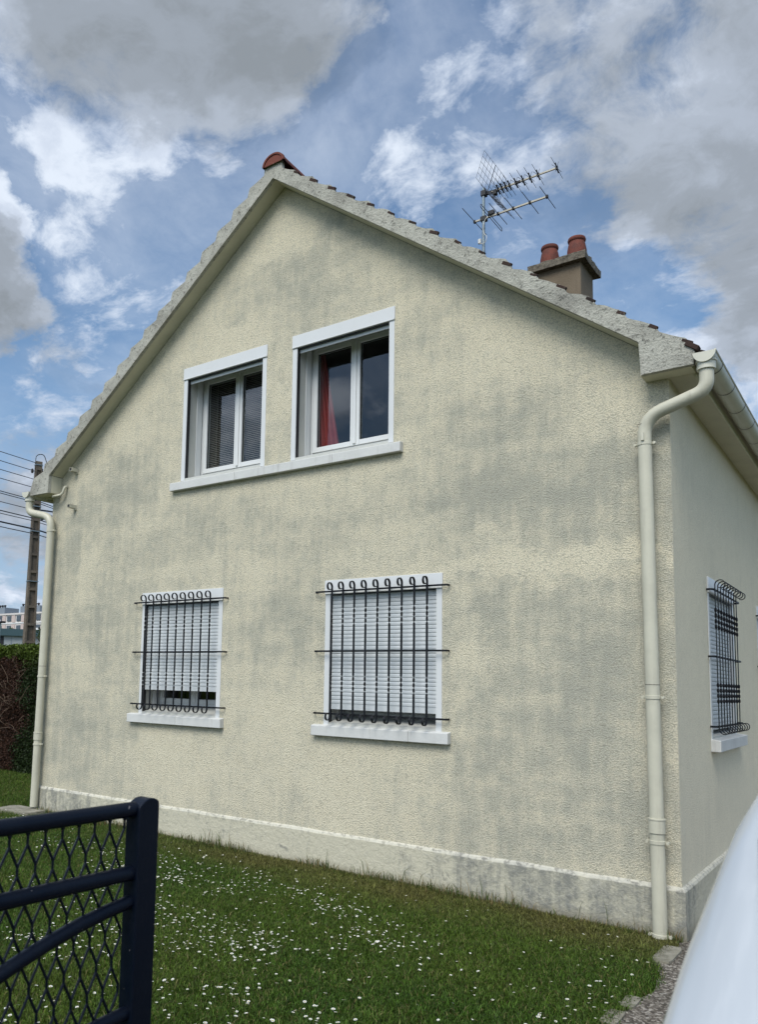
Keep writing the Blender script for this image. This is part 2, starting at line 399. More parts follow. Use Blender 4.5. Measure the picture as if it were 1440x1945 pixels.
def glass_fn(n, p, o):
    tr = n.new('ShaderNodeBsdfTransparent', inp={'Color': (.78, .80, .80, 1)})
    gl = n.new('ShaderNodeBsdfGlossy', inp={'Color': (.92, .96, 1, 1), 'Roughness': .015})
    fr = n.new('ShaderNodeFresnel', inp={'IOR': 1.55})
    bf = n.new('ShaderNodeNewGeometry').outputs['Backfacing']
    k = n.math('MULTIPLY', n.math('MULTIPLY', fr.outputs[0], 1.45, clamp=True), n.math('SUBTRACT', 1.0, bf))
    mx = n.new('ShaderNodeMixShader', inp={0: k, 1: tr.outputs[0], 2: gl.outputs[0]})
    n.l.new(mx.outputs[0], o.inputs[0])
M_glass = mat('double_glazing', glass_fn)
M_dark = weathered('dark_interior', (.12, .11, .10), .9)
M_curt = mat('red_curtain_cloth', lambda n, p, o: setp(n, p, base=n.mix(n.noise(mapped(n), 40, 3), (.40, .045, .042), (.50, .08, .07)), rough=.85))
M_blind = weathered('blind_slat_paint', (.42, .38, .32), .6)

def asph_fn(n, p, o):
    g = mapped(n); v = n.new('ShaderNodeTexVoronoi', inp={'Vector': g, 'Scale': 75.0}); b = n.noise(g, 120, 3, .7)
    big = n.noise(g, 1.7, 6, .65)
    c = n.ramp(n.new('ShaderNodeSeparateColor', inp={0: v.outputs['Color']}).outputs[0], [(0, (.07, .06, .048)), (.45, (.14, .12, .098)), (.8, (.28, .25, .205)), (1, (.50, .46, .40))])
    c = n.mix(n.smooth(big, .4, .75, 0, .5), c, (.07, .065, .045))
    setp(n, p, base=c, rough=.95, spec=.2, normal=bump(n, n.math('SUBTRACT', b, v.outputs['Distance']), .012))
M_asph = mat('gravelly_asphalt', asph_fn)
def soil_fn(n, p, o):
    g = mapped(n); a = n.noise(g, 1.4, 6, .6); b = n.noise(g, 60, 5, .7)
    c = n.mix(n.smooth(a, .35, .65), (.030, .058, .012), (.065, .075, .020)); c = n.mix(n.smooth(b, .5, .8), c, (.012, .016, .006))
    setp(n, p, base=c, rough=1, spec=0., normal=bump(n, b, .02))
M_soil = mat('turf_ground', soil_fn)
def grass_fn(n, p, o):
    at = n.new('ShaderNodeAttribute', attribute_name='tint').outputs['Color']
    setp(n, p, base=at, rough=.6, spec=.25)
    tl = n.new('ShaderNodeBsdfTranslucent', inp={'Color': at})
    mx = n.new('ShaderNodeMixShader', inp={0: .25, 1: p.outputs[0], 2: tl.outputs[0]})
    n.l.new(mx.outputs[0], o.inputs[0])
M_grass = mat('grass_blade', grass_fn)
M_leaf = mat('leaf', grass_fn)
def slab_fn(n, p, o):
    g = mapped(n); a = n.noise(g, 8, 7, .7); b = n.noise(g, 50, 5, .7)
    c = n.mix(n.smooth(a, .35, .7), (.30, .28, .22), (.15, .14, .10)); c = n.mix(n.smooth(b, .6, .75, 0, .5), c, (.06, .07, .03))
    setp(n, p, base=c, rough=.95, normal=bump(n, b, .015))
M_slab = mat('old_concrete', slab_fn)

# ------------------------------------------------------------------ ground
def gz(x, y):     # lawn level: a few centimetres lower at the right corner
    t = min(1, max(0, (x+7.5)/7.5)); return -.05-.065*t
def ground_sheet(name, x0, x1, y0, y1, nx, ny, dz, mt):
    b = MB(); vs = []; fs = []
    for j in range(ny+1):
        for i in range(nx+1):
            x = x0+(x1-x0)*i/nx; y = y0+(y1-y0)*j/ny
            vs.append((x, y, gz(x, y)+dz))
    for j in range(ny):
        for i in range(nx):
            a = j*(nx+1)+i; fs.append((a, a+1, a+nx+2, a+nx+1))
    b.add(vs, fs); o = b.build(name, mt); return structure(o)
b = MB(); S = 900
xs = [-S, -7.5, 0, S]
b.add([(x, y, gz(x, 0)-.012) for y in (-S, S) for x in xs], [(0,1,5,4),(1,2,6,5),(2,3,7,6)])
o = structure(b.build('ground', M_soil))
# driveway with a ragged left edge
edge = [(-.02,.0),(.0,-.20),(-.045,-.30),(-.055,-.60),(.005,-.70),(.05,-.95),(.07,-1.05),(.06,-1.26),(.02,-1.49),(.03,-1.72),(.05,-2.2),(.02,-2.8),(.06,-3.6),(.02,-5),(.04,-7),(.04,-12)]
pts = []
for (x0, y0), (x1, y1) in zip(edge, edge[1:]):
    k = max(1, int(abs(y1-y0)/.06))
    for i in range(k):
        t = i/k; pts.append((x0+(x1-x0)*t+random.uniform(-.014, .014), y0+(y1-y0)*t))
pts.append(edge[-1])
b = MB(); b.add([(x, y, gz(0, 0)+.004) for x, y in pts]+[(4.2, y, gz(0, 0)+.004) for x, y in pts], [(i, i+1, len(pts)+i+1, len(pts)+i) for i in range(len(pts)-1)])
b.add([(.03,0,-.111),(4.2,0,-.111),(4.2,14,-.111),(.03,14,-.111)], [(0,1,2,3)])
structure(b.build('driveway', M_asph))

# ------------------------------------------------------------------ house
HW = 7.44; HD = 9.5
house = thing('house', (-HW/2, HD/2, -.12), 'pale cream rendered house with steep gable and grey stained walls', 'house')
AX, LZ, SL = -3.705, 6.868, .751          # verge lower line: apex x, apex z, slope
def Lz(x): return LZ-SL*abs(x-AX)
# windows: (side, u0, u1, z0, z1)
upper = [(-5.105, -3.882), (-3.548, -2.347)]; UZ = (3.861, 5.172)
lower = [(-5.647, -4.401), (-3.085, -1.849)]; LW = (1.228, 2.604)
sidew = [(1.24, 2.50), (4.08, 5.34)]
TG = lambda u, d, z: (u, -d, z)            # gable plane, d outward
TS = lambda u, d, z: (d, u, z)             # side plane
def wall_with_holes(T, u0, u1, z0, topf, holes, thick, name, mt):
    us = sorted(set([u0, u1]+[h[0] for h in holes]+[h[1] for h in holes]+([AX] if topf(AX) > topf(AX+.5) and u0 < AX < u1 else [])))
    b = MB()
    for a, c in zip(us, us[1:]):
        mid = (a+c)/2
        hs = sorted([h for h in holes if h[0]-1e-6 <= mid <= h[1]+1e-6], key=lambda h: h[2])
        z = z0
        segs = []
        for h in hs: segs.append((z, h[2])); z = h[3]
        for s0, s1 in segs:
            if s1 > s0: b.box(0, 1, 0, 1, 0, 1) if False else b.prism([(a, s0), (c, s0), (c, s1), (a, s1)], lambda p, q, d: T(p, d, q), 0, -thick)
        b.prism([(a, z), (c, z), (c, topf(c)), (a, topf(a))], lambda p, q, d: T(p, d, q), 0, -thick)
    bm = bmesh.new(); me = bpy.data.meshes.new(name)
    me.from_pydata(b.v, [], b.f); bm.from_mesh(me)
    bmesh.ops.remove_doubles(bm, verts=bm.verts, dist=1e-5)
    # drop inner duplicate faces shared by neighbouring blocks
    seen = {}
    for f in list(bm.faces):
        k = frozenset(v.index for v in f.verts); seen.setdefault(k, []).append(f)
    kill = [f for fs in seen.values() if len(fs) > 1 for f in fs]
    bmesh.ops.delete(bm, geom=kill, context='FACES_ONLY')
    bmesh.ops.recalc_face_normals(bm, faces=bm.faces); bm.to_mesh(me); bm.free()
    me.materials.append(mt); o = bpy.data.objects.new(name, me); COL.objects.link(o)
    o.parent = house; o.matrix_parent_inverse = Matrix.Translation(-world_loc(house)); return o
g = .035   # the frames cover the raw edges of the openings
gh = [(a+.03, c-.03, UZ[0]-.02, UZ[1]-.03) for a, c in upper]+[(a+.03, c-.03, LW[0]-.02, LW[1]-.03) for a, c in lower]
sh = [(a+.03, c-.03, LW[0]-.02, LW[1]-.03) for a, c in sidew]
# columns of holes overlap in u between storeys: cut the wall in three storeys of blocks
def gable_top(x): return Lz(x)
w1 = wall_with_holes(TG, -HW, 0, .235, lambda x: 3.2, [h for h in gh if h[2] < 3], .28, 'gable_wall', M_wall)
w2 = wall_with_holes(TG, -HW, 0, 3.2, lambda x: min(gable_top(x), 9), [h for h in gh if h[2] > 3], .28, 'gable_wall_upper', M_wall)
bm = bmesh.new(); bm.from_mesh(w1.data); bm.from_mesh(w2.data); bmesh.ops.remove_doubles(bm, verts=bm.verts, dist=1e-5)
kill = [f for f in bm.faces if all(abs(v.co.z-3.2) < 1e-4 for v in f.verts)]
bmesh.ops.delete(bm, geom=kill, context='FACES'); bm.to_mesh(w1.data); bm.free()
bpy.data.objects.remove(w2)
w1.data.materials.append(M_side)
for pl_ in w1.data.polygons:
    if pl_.normal.x > .9 and abs(pl_.center.x) < .02: pl_.material_index = 1
wall_with_holes(TS, .28, HD, .235, lambda x: 3.98, sh, .28, 'side_wall', M_side).data.transform(Matrix.Identity(4))
b = MB(); b.box(-HW, -HW+.28, .28, HD, .235, 3.98); b.build('side_wall', M_side, house)
b = MB(); b.prism([(-HW+.28, .235), (-.28, .235), (-.28, 4.1), (AX, 6.8), (-HW+.28, 4.1)], lambda p, q, d: TG(p, d, q), -HD+.28, -HD); b.build('rear_wall', M_side, house)
# the side wall starts behind the gable's thickness
# plinth 2.5 cm proud, with a sloped lip
b = MB()
pr = [(.028, -.35), (.028, .222), (.018, .240), (-.01, .256), (-.2, .256), (-.2, -.35)]
def plinth_ring(b):
    corners = [(-HW, 0, -1, -1), (0, 0, 1, -1), (0, HD, 1, 1), (-HW, HD, -1, 1)]
    nseg = len(pr); vs = []
    NS = 60
    path = []
    for k in range(4):
        (x0, y0, a0, b0), (x1, y1, a1, b1) = corners[k], corners[(k+1) % 4]
        for i in range(NS):
            t = i/NS; path.append((x0+(x1-x0)*t, y0+(y1-y0)*t, (a0, b0) if i == 0 else ((0, -1), (1, 0), (0, 1), (-1, 0))[k]))
    for x, y, nrm in path:
        j = .004*noise.noise((x*3, y*3, 0))
        for d, z in pr:
            zz = z+(.006*noise.noise((x*2.2, y*2.2, 5)) if z > 0 else 0)
            vs.append((x+nrm[0]*(d+j), y+nrm[1]*(d+j), zz))
    L = len(path); fs = []
    for i in range(L):
        for j in range(nseg-1):
            a = i*nseg+j; c = ((i+1) % L)*nseg+j
            fs.append((a, a+1, c+1, c))
    b.add(vs, fs)
plinth_ring(b)
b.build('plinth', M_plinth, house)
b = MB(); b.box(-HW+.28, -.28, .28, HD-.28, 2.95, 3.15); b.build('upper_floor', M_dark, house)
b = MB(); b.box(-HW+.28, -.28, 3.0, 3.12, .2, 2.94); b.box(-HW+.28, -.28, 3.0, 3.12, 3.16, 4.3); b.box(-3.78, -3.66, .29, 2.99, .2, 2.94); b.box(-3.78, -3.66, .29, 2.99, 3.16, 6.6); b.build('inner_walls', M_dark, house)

# verge: mortar edging with steps that follow the tile courses
ST = .2235   # horizontal run of a course
def verge_poly():
    top = []
    x = AX+.12; k = 0
    # right slope downwards
    r = []
    while x < .20:
        xe = min(x+ST, .225)
        for t in np.linspace(0, 1, 9)[:-1]:
            xx = x+(xe-x)*t; h = .148+.062*t+.016*noise.noise((xx*9, 3.3, k))-(.022 if t > .85 else 0)
            r.append((xx, Lz(xx)+h))
        x = xe; k += 1
    r.append((.218, 4.04))
    l = []; x = AX-.12
    while x > -7.62:
        xe = max(x-ST, -7.68)
        for t in np.linspace(0, 1, 9)[:-1]:
            xx = x+(xe-x)*t; h = .160+.088*t+.006*noise.noise((xx*9, 7.3, k))
            l.append((xx, Lz(xx)+h))
        x = xe; k += 1
    l.append((-7.66, 4.03))
    return l, r
l, r = verge_poly()
poly = [(.207, 3.952), (-.145, 3.948), (-.159, Lz(-.159))]
# lower line rises to the apex and falls on the left
for t in np.linspace(.1, 1, 10): poly.append((-.159+(AX+.159)*t, Lz(-.159+(AX+.159)*t)+.002*noise.noise((t*30, 0, 0))))
for t in np.linspace(.1, 1, 10): poly.append((AX+(-7.275-AX)*t, Lz(AX+(-7.275-AX)*t)+.002*noise.noise((t*30, 9, 0))))
poly += [(-7.278, 3.962), (-7.66, 3.965)]
poly += [p for p in l[::-1]]+[(AX-.11, LZ+.19), (AX-.03, LZ+.235), (AX+.06, LZ+.23), (AX+.11, LZ+.17)]+r
b = MB()
# triangulate reliably
def poly_prism(b, poly, T, d0, d1):
    from mathutils.geometry import tessellate_polygon
    tris = tessellate_polygon([[Vector((a, c, 0)) for a, c in poly]]); n = len(poly)
    vs = [T(a, c, d0) for a, c in poly]+[T(a, c, d1) for a, c in poly]
    fs = [t for t in tris]+[tuple(i+n for i in t[::-1]) for t in tris]+[(i, (i+1) % n, n+(i+1) % n, n+i) for i in range(n)]
    b.add(vs, fs)
poly_prism(b, poly, lambda p, q, d: TG(p, d, q), .21, .165)
roof = bpy.data.objects.new('roof', None)
verge = b.build('roof_verge', M_mortar, house); reg(verge)
# painted soffit behind the mortar edge (sits 4 mm above the lip), with eave boxes
b = MB()
for sgn, xe in ((1, -.163), (-1, -7.271)):
    T = lambda p, q, d: TG(p, d, q)
    b.prism([(AX, LZ+.003), (xe, Lz(xe)+.003), (xe, Lz(xe)+.05), (AX, LZ+.05)], T, .163, -.0)
b.build('verge_soffit', M_soffit, house)
b = MB(); b.prism([(-.159, 3.956), (.185, 3.956), (.185, 4.06), (-.159, 4.19)], T, .163, 0); b.build('eave_box', M_soffit, house)
b = MB(); b.prism([(-7.278, 3.970), (-7.655, 3.970), (-7.655, 4.02), (-7.30, 4.19), (-7.278, 4.19)], T, .163, 0)
b.build('eave_box', M_soffit, house)
b = MB()
b.box(0.002, .168, 0.001, HD, 3.955, 3.975); b.build('eaves_soffit', M_soffit, house)
b = MB(); b.box(-7.60, -HW-.002, 0.001, HD, 3.955, 3.975); b.build('eaves_soffit', M_soffit, house)
b = MB()
b.box(.172, .192, 0.002, HD, 3.925, 4.075); b.build('fascia_board', M_soffit, house)
b = MB(); b.box(-7.625, -7.605, 0.002, HD, 3.925, 4.075); b.build('fascia_board', M_soffit, house)
# tiles: every course a gently waved slab
b = MB()
def course(sgn, k):
    xa = AX+sgn*(.02+ST*k); xb = AX+sgn*(.02+ST*(k+1)+.05)
    if k >= 17: xb = AX+sgn*3.995
    ys = np.arange(-.165, HD+.2, .06); vs = []; fs = []
    for y in ys:
        wv_ = .012*math.cos(2*PI*y/.24)
        za = Lz(xa)+.142; zb = Lz(xb)+.178
        vs += [(xa, y, za+wv_), (xb, y, zb+wv_), (xb, y, zb+wv_-.03), (xa, y, za-.02)]
    n = len(ys)
    for i in range(n-1):
        a = i*4
        for j in range(4): fs.append((a+j, a+(j+1) % 4, a+4+(j+1) % 4, a+4+j))
    fs += [(0,1,2,3), tuple((n-1)*4+j for j in range(4))]
    b.add(vs, fs)
for k in range(18): course(1, k); course(-1, k)
rf = b.build('roof_tiles', M_tile, house); reg(rf)
# broken tile ends peeking out of the mortar on the right slope
b = MB()
for k in range(1, 18):
    b = MB(); xx = AX+.12+ST*k-.045
    if xx > .22: break
    s_ = random.uniform(.6, 1.15)
    z = Lz(xx)+.170
    b.box(-.048*s_, .046*s_, -.015, .012, -.020*s_, .014, Matrix.Translation((xx, -.196, z)) @ Matrix.Rotation(R_(33+random.uniform(-6, 6)), 4, 'Y') @ Matrix.Rotation(R_(random.uniform(-8, 8)), 4, 'X')); b.build('tile_end', M_tile, house, bevel=.004)
b = MB(); b.box(-.05, .05, -.035, .03, -.015, .02, Matrix.Translation((.20, -.19, 4.085)) @ Matrix.Rotation(R_(36), 4, 'Y'))
b.build('tile_end', M_tile, house, bevel=.004)
# ridge tiles, half rounds
b = MB()
for k in range(24):
    y0 = -.245+k*.41; vs = []; n = 14
    for yy, rr in (((y0, .140), (y0+.03, .144), (y0+.05, .134), (y0+.44, .122)) if k == 0 else ((y0, .108), (y0+.03, .112), (y0+.05, .106), (y0+.44, .100))):
        for th in (0, .022):
            for j in range(n+1):
                a = PI*j/n; vs.append((AX+.02+(rr-th)*math.cos(a), yy, LZ+.135+(rr-th)*math.sin(a)*.82))
    m_ = n+1; fs = []
    for s_ in range(3):
        for th in (0, 1):
            for j in range(n):
                a = (s_*2+th)*m_+j; c = ((s_+1)*2+th)*m_+j; fs.append((a, a+1, c+1, c))
    for j in range(n):
        fs.append((j, j+1, m_+j+1, m_+j)); fs.append((6*m_+j, 6*m_+j+1, 7*m_+j+1, 7*m_+j))
    b.add(vs, fs)
b.add([(AX+.02+.130*math.cos(PI*j/14), -.236, LZ+.135+.130*math.sin(PI*j/14)*.82) for j in range(15)], [tuple(range(15))])
b.build('ridge_tile', M_ridge, house, smooth=True, autosmooth=40)

# gutters: half round with end cap
def gutter(xc, sgn):
    b = MB(); R0 = .070; n = 14
    def ring(y, rr): return [(xc+rr*math.cos(PI+PI*j/n), y, 4.018+rr*math.sin(PI+PI*j/n)) for j in range(n+1)]
    y0, y1 = -.232, HD+.1
    rings = [ring(y0, R0), ring(y1, R0), ring(y0, R0-.004), ring(y1, R0-.004)]
    vs = [p for q in rings for p in q]; m_ = n+1; fs = []
    for j in range(n): fs += [(j, j+1, m_+j+1, m_+j), (2*m_+j, 2*m_+j+1, 3*m_+j+1, 3*m_+j)]
    b.add(vs, fs)
    for yy in (y0, y1):   # end caps
        b.add(ring(yy-.006, R0+.004)+ring(yy+.006, R0+.004), [tuple(range(m_)), tuple(range(m_, 2*m_))]+[(j, j+1, m_+j+1, m_+j) for j in range(n)]+[(0, n, m_+n, m_)])
    b.tube([(xc+sgn*R0, y0, 4.018), (xc+sgn*R0, y1, 4.018)], .008, 8)     # rolled lip
    go = b.build('gutter', M_gutter, house, smooth=True, autosmooth=35); reg(go)
    b = MB()   # outlet
    b.lathe([(.062, 3.905), (.062, 3.955), (.07, 3.962), (.07, 3.972)], xc, -.165, 20)
    b.build('gutter_outlet', M_gutter, go, smooth=True, autosmooth=35)
    y = .06
    while y < HD:
        b = MB(); q = ring(y, R0+.0025); q2 = ring(y+.012, R0+.0025)
        b.add(q+q2, [(j, j+1, m_+j+1, m_+j) for j in range(n)]); b.build('gutter_joint', M_joint, go); y += .52
gutter(.281, 1); gutter(-7.721, -1)

# downpipes
def smooth_path(P, k=7):
    """rounds the corners of a polyline by quadratic arcs"""
    P = [Vector(p) for p in P]; out = [P[0]]
    for a, c, d in zip(P, P[1:], P[2:]):
        l_ = min((c-a).length, (d-c).length)*.48
        p0 = c+(a-c).normalized()*l_; p1 = c+(d-c).normalized()*l_
        for i in range(k+1):
            t = i/k; out.append(p0*(1-t)**2+c*2*t*(1-t)+p1*t*t)
    out.append(P[-1]); return out
def downpipe(path, xt, xb, zb, clips, sleeves, joints):
    b = MB(); sp = smooth_path(path)
    b.tube(sp+[Vector((xb, path[-1][1], zb))], .0485, 24)
    dp = b.build('downpipe', M_cream, house, smooth=True, autosmooth=50); reg(dp)
    zt = path[-1][2]; yc = path[-1][1]
    X = lambda z: xt+(xb-xt)*(zt-z)/(zt-zb)
    for z in clips:
        b = MB()
        b.lathe([(.049, z-.014), (.0535, z-.012), (.0535, z+.012), (.049, z+.014)], X(z), yc, 24)
        for s_ in (-1, 1):
            b.box(X(z)+s_*.05-.016, X(z)+s_*.05+.016, yc+.0, yc+.012, z-.009, z+.009)
            b.tube([(X(z)+s_*.068, yc-.012, z), (X(z)+s_*.068, yc+.022, z)], .0105, 10)
        b.tube([(X(z)+.0, yc+.03, z), (X(z)+.0, .0, z)], .006, 8)
        b.build('pipe_clip', M_cream, dp, smooth=True, autosmooth=35)
    for z0, z1 in sleeves:
        b = MB(); b.lathe([(.049, z0), (.0555, z0+.004), (.0545, z1-.012), (.058, z1-.010), (.058, z1), (.049, z1+.002)], X(z0), yc, 24)
        b.build('pipe_sleeve', M_cream, dp, smooth=True, autosmooth=35)
    for z in joints:
        b = MB(); b.lathe([(.0492, z-.002), (.0494, z), (.0492, z+.002)], X(z), yc, 24, False); b.build('pipe_joint', M_joint, dp)
    return dp
dpR = downpipe([(.281, -.165, 3.93), (.281, -.165, 3.76), (-.158, -.09, 3.655), (-.158, -.085, 3.36)], -.158, -.130, -.118, [3.455, 1.575, .555, -.085], [(.615, .72)], [1.665, 3.60])
b = MB(); b.box(-.170, -.150, -.15, -.137, 3.47, 3.53); b.build('pipe_hook', M_cream, dpR)
downpipe([(-7.721, -.165, 3.93), (-7.721, -.165, 3.76), (-7.345, -.09, 3.67), (-7.345, -.085, 3.40)], -7.345, -7.392, .0, [3.49, 1.62, .77], [(.82, .92)], [1.75])
b = MB(); b.tube(smooth_path([(-7.30, -.12, 3.93), (-7.18, -.06, 3.95), (-7.15, -.05, 4.05), (-7.15, .0, 4.06)]), .016, 10); b.build('overflow_pipe', M_cream, house, smooth=True)

# stub vents near the left eave
for zz in (4.245, 3.774):
    b = MB(); x0, x1, y0, y1 = -7.0, -6.945, -.11, .0
    for q in ((x0, x1, y0, y1, zz-.022, zz-.018), (x0, x1, y0, y1, zz+.018, zz+.022), (x0, x0+.004, y0, y1, zz-.018, zz+.018), (x1-.004, x1, y0, y1, zz-.018, zz+.018)): b.box(*q)
    b.tube([(-6.955, -.03, zz-.034), (-6.955, 0, zz-.034)], .011, 10)
    v = b.build('bracket_stub', M_cream, house); reg(v)
    b = MB(); b.box(x0+.005, x1-.005, y0+.006, -.01, zz-.017, zz+.017); b.build('stub_opening', M_seal, v)  # black filler stands in for the shade inside the open tube

# ------------------------------------------------------------------ windows
def window(T, u0, u1, z0, z1, boxh, shutter_z, upper_kind, sidewin=False):
    """u across, d outward, z up. frame stands .27 behind the wall face."""
    D = .27
    def bx(b, a, c, d0, d1, e, f):
        vs = [T(u, d, z) for u in (a, c) for d in (d0, d1) for z in (e, f)]
        b.add(vs, [(0,1,3,2),(4,6,7,5),(0,4,5,1),(2,3,7,6),(0,2,6,4),(1,5,7,3)])
    # fixed frame + two sashes
    zi0, zi1 = z0+.095, z1-.045; a, c = u0+.046, u1-.046
    b = MB()
    bx(b, a, a+.035, -D-.06, -D, zi0, zi1); bx(b, c-.035, c, -D-.06, -D, zi0, zi1)
    bx(b, a+.035, c-.035, -D-.06, -D, zi0, zi0+.03); bx(b, a+.035, c-.035, -D-.06, -D, zi1-.03, zi1)
    win = b.build('window', M_pvc, house, bevel=.003); reg(win)
    mid = (a+c)/2
    for s0, s1 in ((a+.037, mid-.0015), (mid+.0015, c-.037)):
        b = MB(); f = .052; e0, e1 = zi0+.032, zi1-.032; dd0, dd1 = -D-.045, -D+.012
        bx(b, s0, s0+f, dd0, dd1, e0, e1); bx(b, s1-f, s1, dd0, dd1, e0, e1)
        bx(b, s0+f, s1-f, dd0, dd1, e0, e0+f); bx(b, s0+f, s1-f, dd0, dd1, e1-f, e1)
        b.build('sash', M_pvc, win, bevel=.004)
        b = MB(); bx(b, s0+f, s1-f, -D-.022, -D-.018, e0+f, e1-f); b.build('pane', M_glass, win)
        b = MB(); g_ = .005
        bx(b, s0+f, s0+f+g_, -D-.017, -D-.006, e0+f, e1-f); bx(b, s1-f-g_, s1-f, -D-.017, -D-.006, e0+f, e1-f)
        bx(b, s0+f+g_, s1-f-g_, -D-.017, -D-.006, e0+f, e0+f+g_); bx(b, s0+f+g_, s1-f-g_, -D-.017, -D-.006, e1-f-g_, e1-f); b.build('pane_seal', M_seal, win)
    b = MB(); bx(b, mid-.018, mid+.018, -D+.012, -D+.024, zi0+.05, zi1-.05); b.build('meeting_strip', M_pvc, win, bevel=.004)
    # reveals: painted sides, lining rail, inner sloping sill
    b = MB()
    for x0, x1 in ((u0+.0305, u0+.045), (u1-.045, u1-.0305)):
        bx(b, x0, x1, -D-.06, -.012, z0-.01, z1-.04); b.build('reveal', M_rail, win); b = MB()
    bx(b, u0+.045, u1-.045, -D-.06, -.012, z1-.055, z1-.04)
    b.build('reveal', M_rail, win)
    b = MB()
    bx(b, u0+.0455, u0+.058, -D+.014, -D+.10, z0+.06, z1-.06); b.build('guide_rail', M_pvc, win, bevel=.002)
    b = MB(); bx(b, u1-.058, u1-.0455, -D+.014, -D+.10, z0+.06, z1-.06); b.build('guide_rail', M_pvc, win, bevel=.002)
    b = MB()
    vs = [T(u, d, z) for u in (u0+.045, u1-.045) for d, z in ((-D-.02, z0+.094), (-.0, z0+.022), (-.0, z0-.02), (-D-.02, z0-.02))]
    b.add(vs, [(0,1,2,3), (7,6,5,4), (0,4,5,1), (1,5,6,2), (2,6,7,3), (3,7,4,0)]); b.build('sill_slope', M_rail, win)  # greyer material holds the shade under the shutter in its colour
    # outer trim: box cover and two guides
    b = MB(); tz = z1-boxh
    bx(b, u0-.002, u1+.002, -.012, .012, tz+.010, z1); bx(b, u0, u1, -.012, .018, tz-.004, tz+.010)
    b.build('shutter_box', M_pvc, win, bevel=.003)
    for q0, q1 in ((u0+.004, u0+.060), (u1-.060, u1-.004)):
        b = MB(); bx(b, q0, q1, -.050, .006, z0-.005, tz-.004); b.build('outer_trim', M_pvc, win, bevel=.003)
    b = MB()
    bx(b, u0+.0602, u0+.066, -.045, -.004, z0+.015, tz-.005)
    bx(b, u0+.066, u1-.066, -.03, -.006, tz-.016, tz-.005)
    b.build('brush_seal', M_seal, win)
    if shutter_z is None:
        b = MB(); bx(b, u0+.068, u1-.068, -.046, -.034, tz-.05, tz-.0045); b.build('shutter', M_shut, win, bevel=.002)
    else:
        b = MB(); z = shutter_z; H = .0362; P = []
        # one profile swept across: slightly convex slats with dark gaps
        zz = z; d0 = -.030
        P.append((d0-.012, zz)); P.append((d0+.004, zz)); P.append((d0+.004, zz+.05)); zz += .05
        while zz < tz-.03:
            P += [(d0-.0030, zz+.0004), (d0-.0030, zz+.0030), (d0+.0015, zz+.0048), (d0+.0036, zz+.011), (d0+.0036, zz+.026), (d0+.0022, zz+H-.003), (d0-.001, zz+H-.0006)]
            zz += H
        P += [(d0-.012, zz)]
        poly_prism(b, P, lambda p, q, d: T(d, p, q), u0+.066, u1-.066)
        b.build('shutter', M_shut, win)
    return win

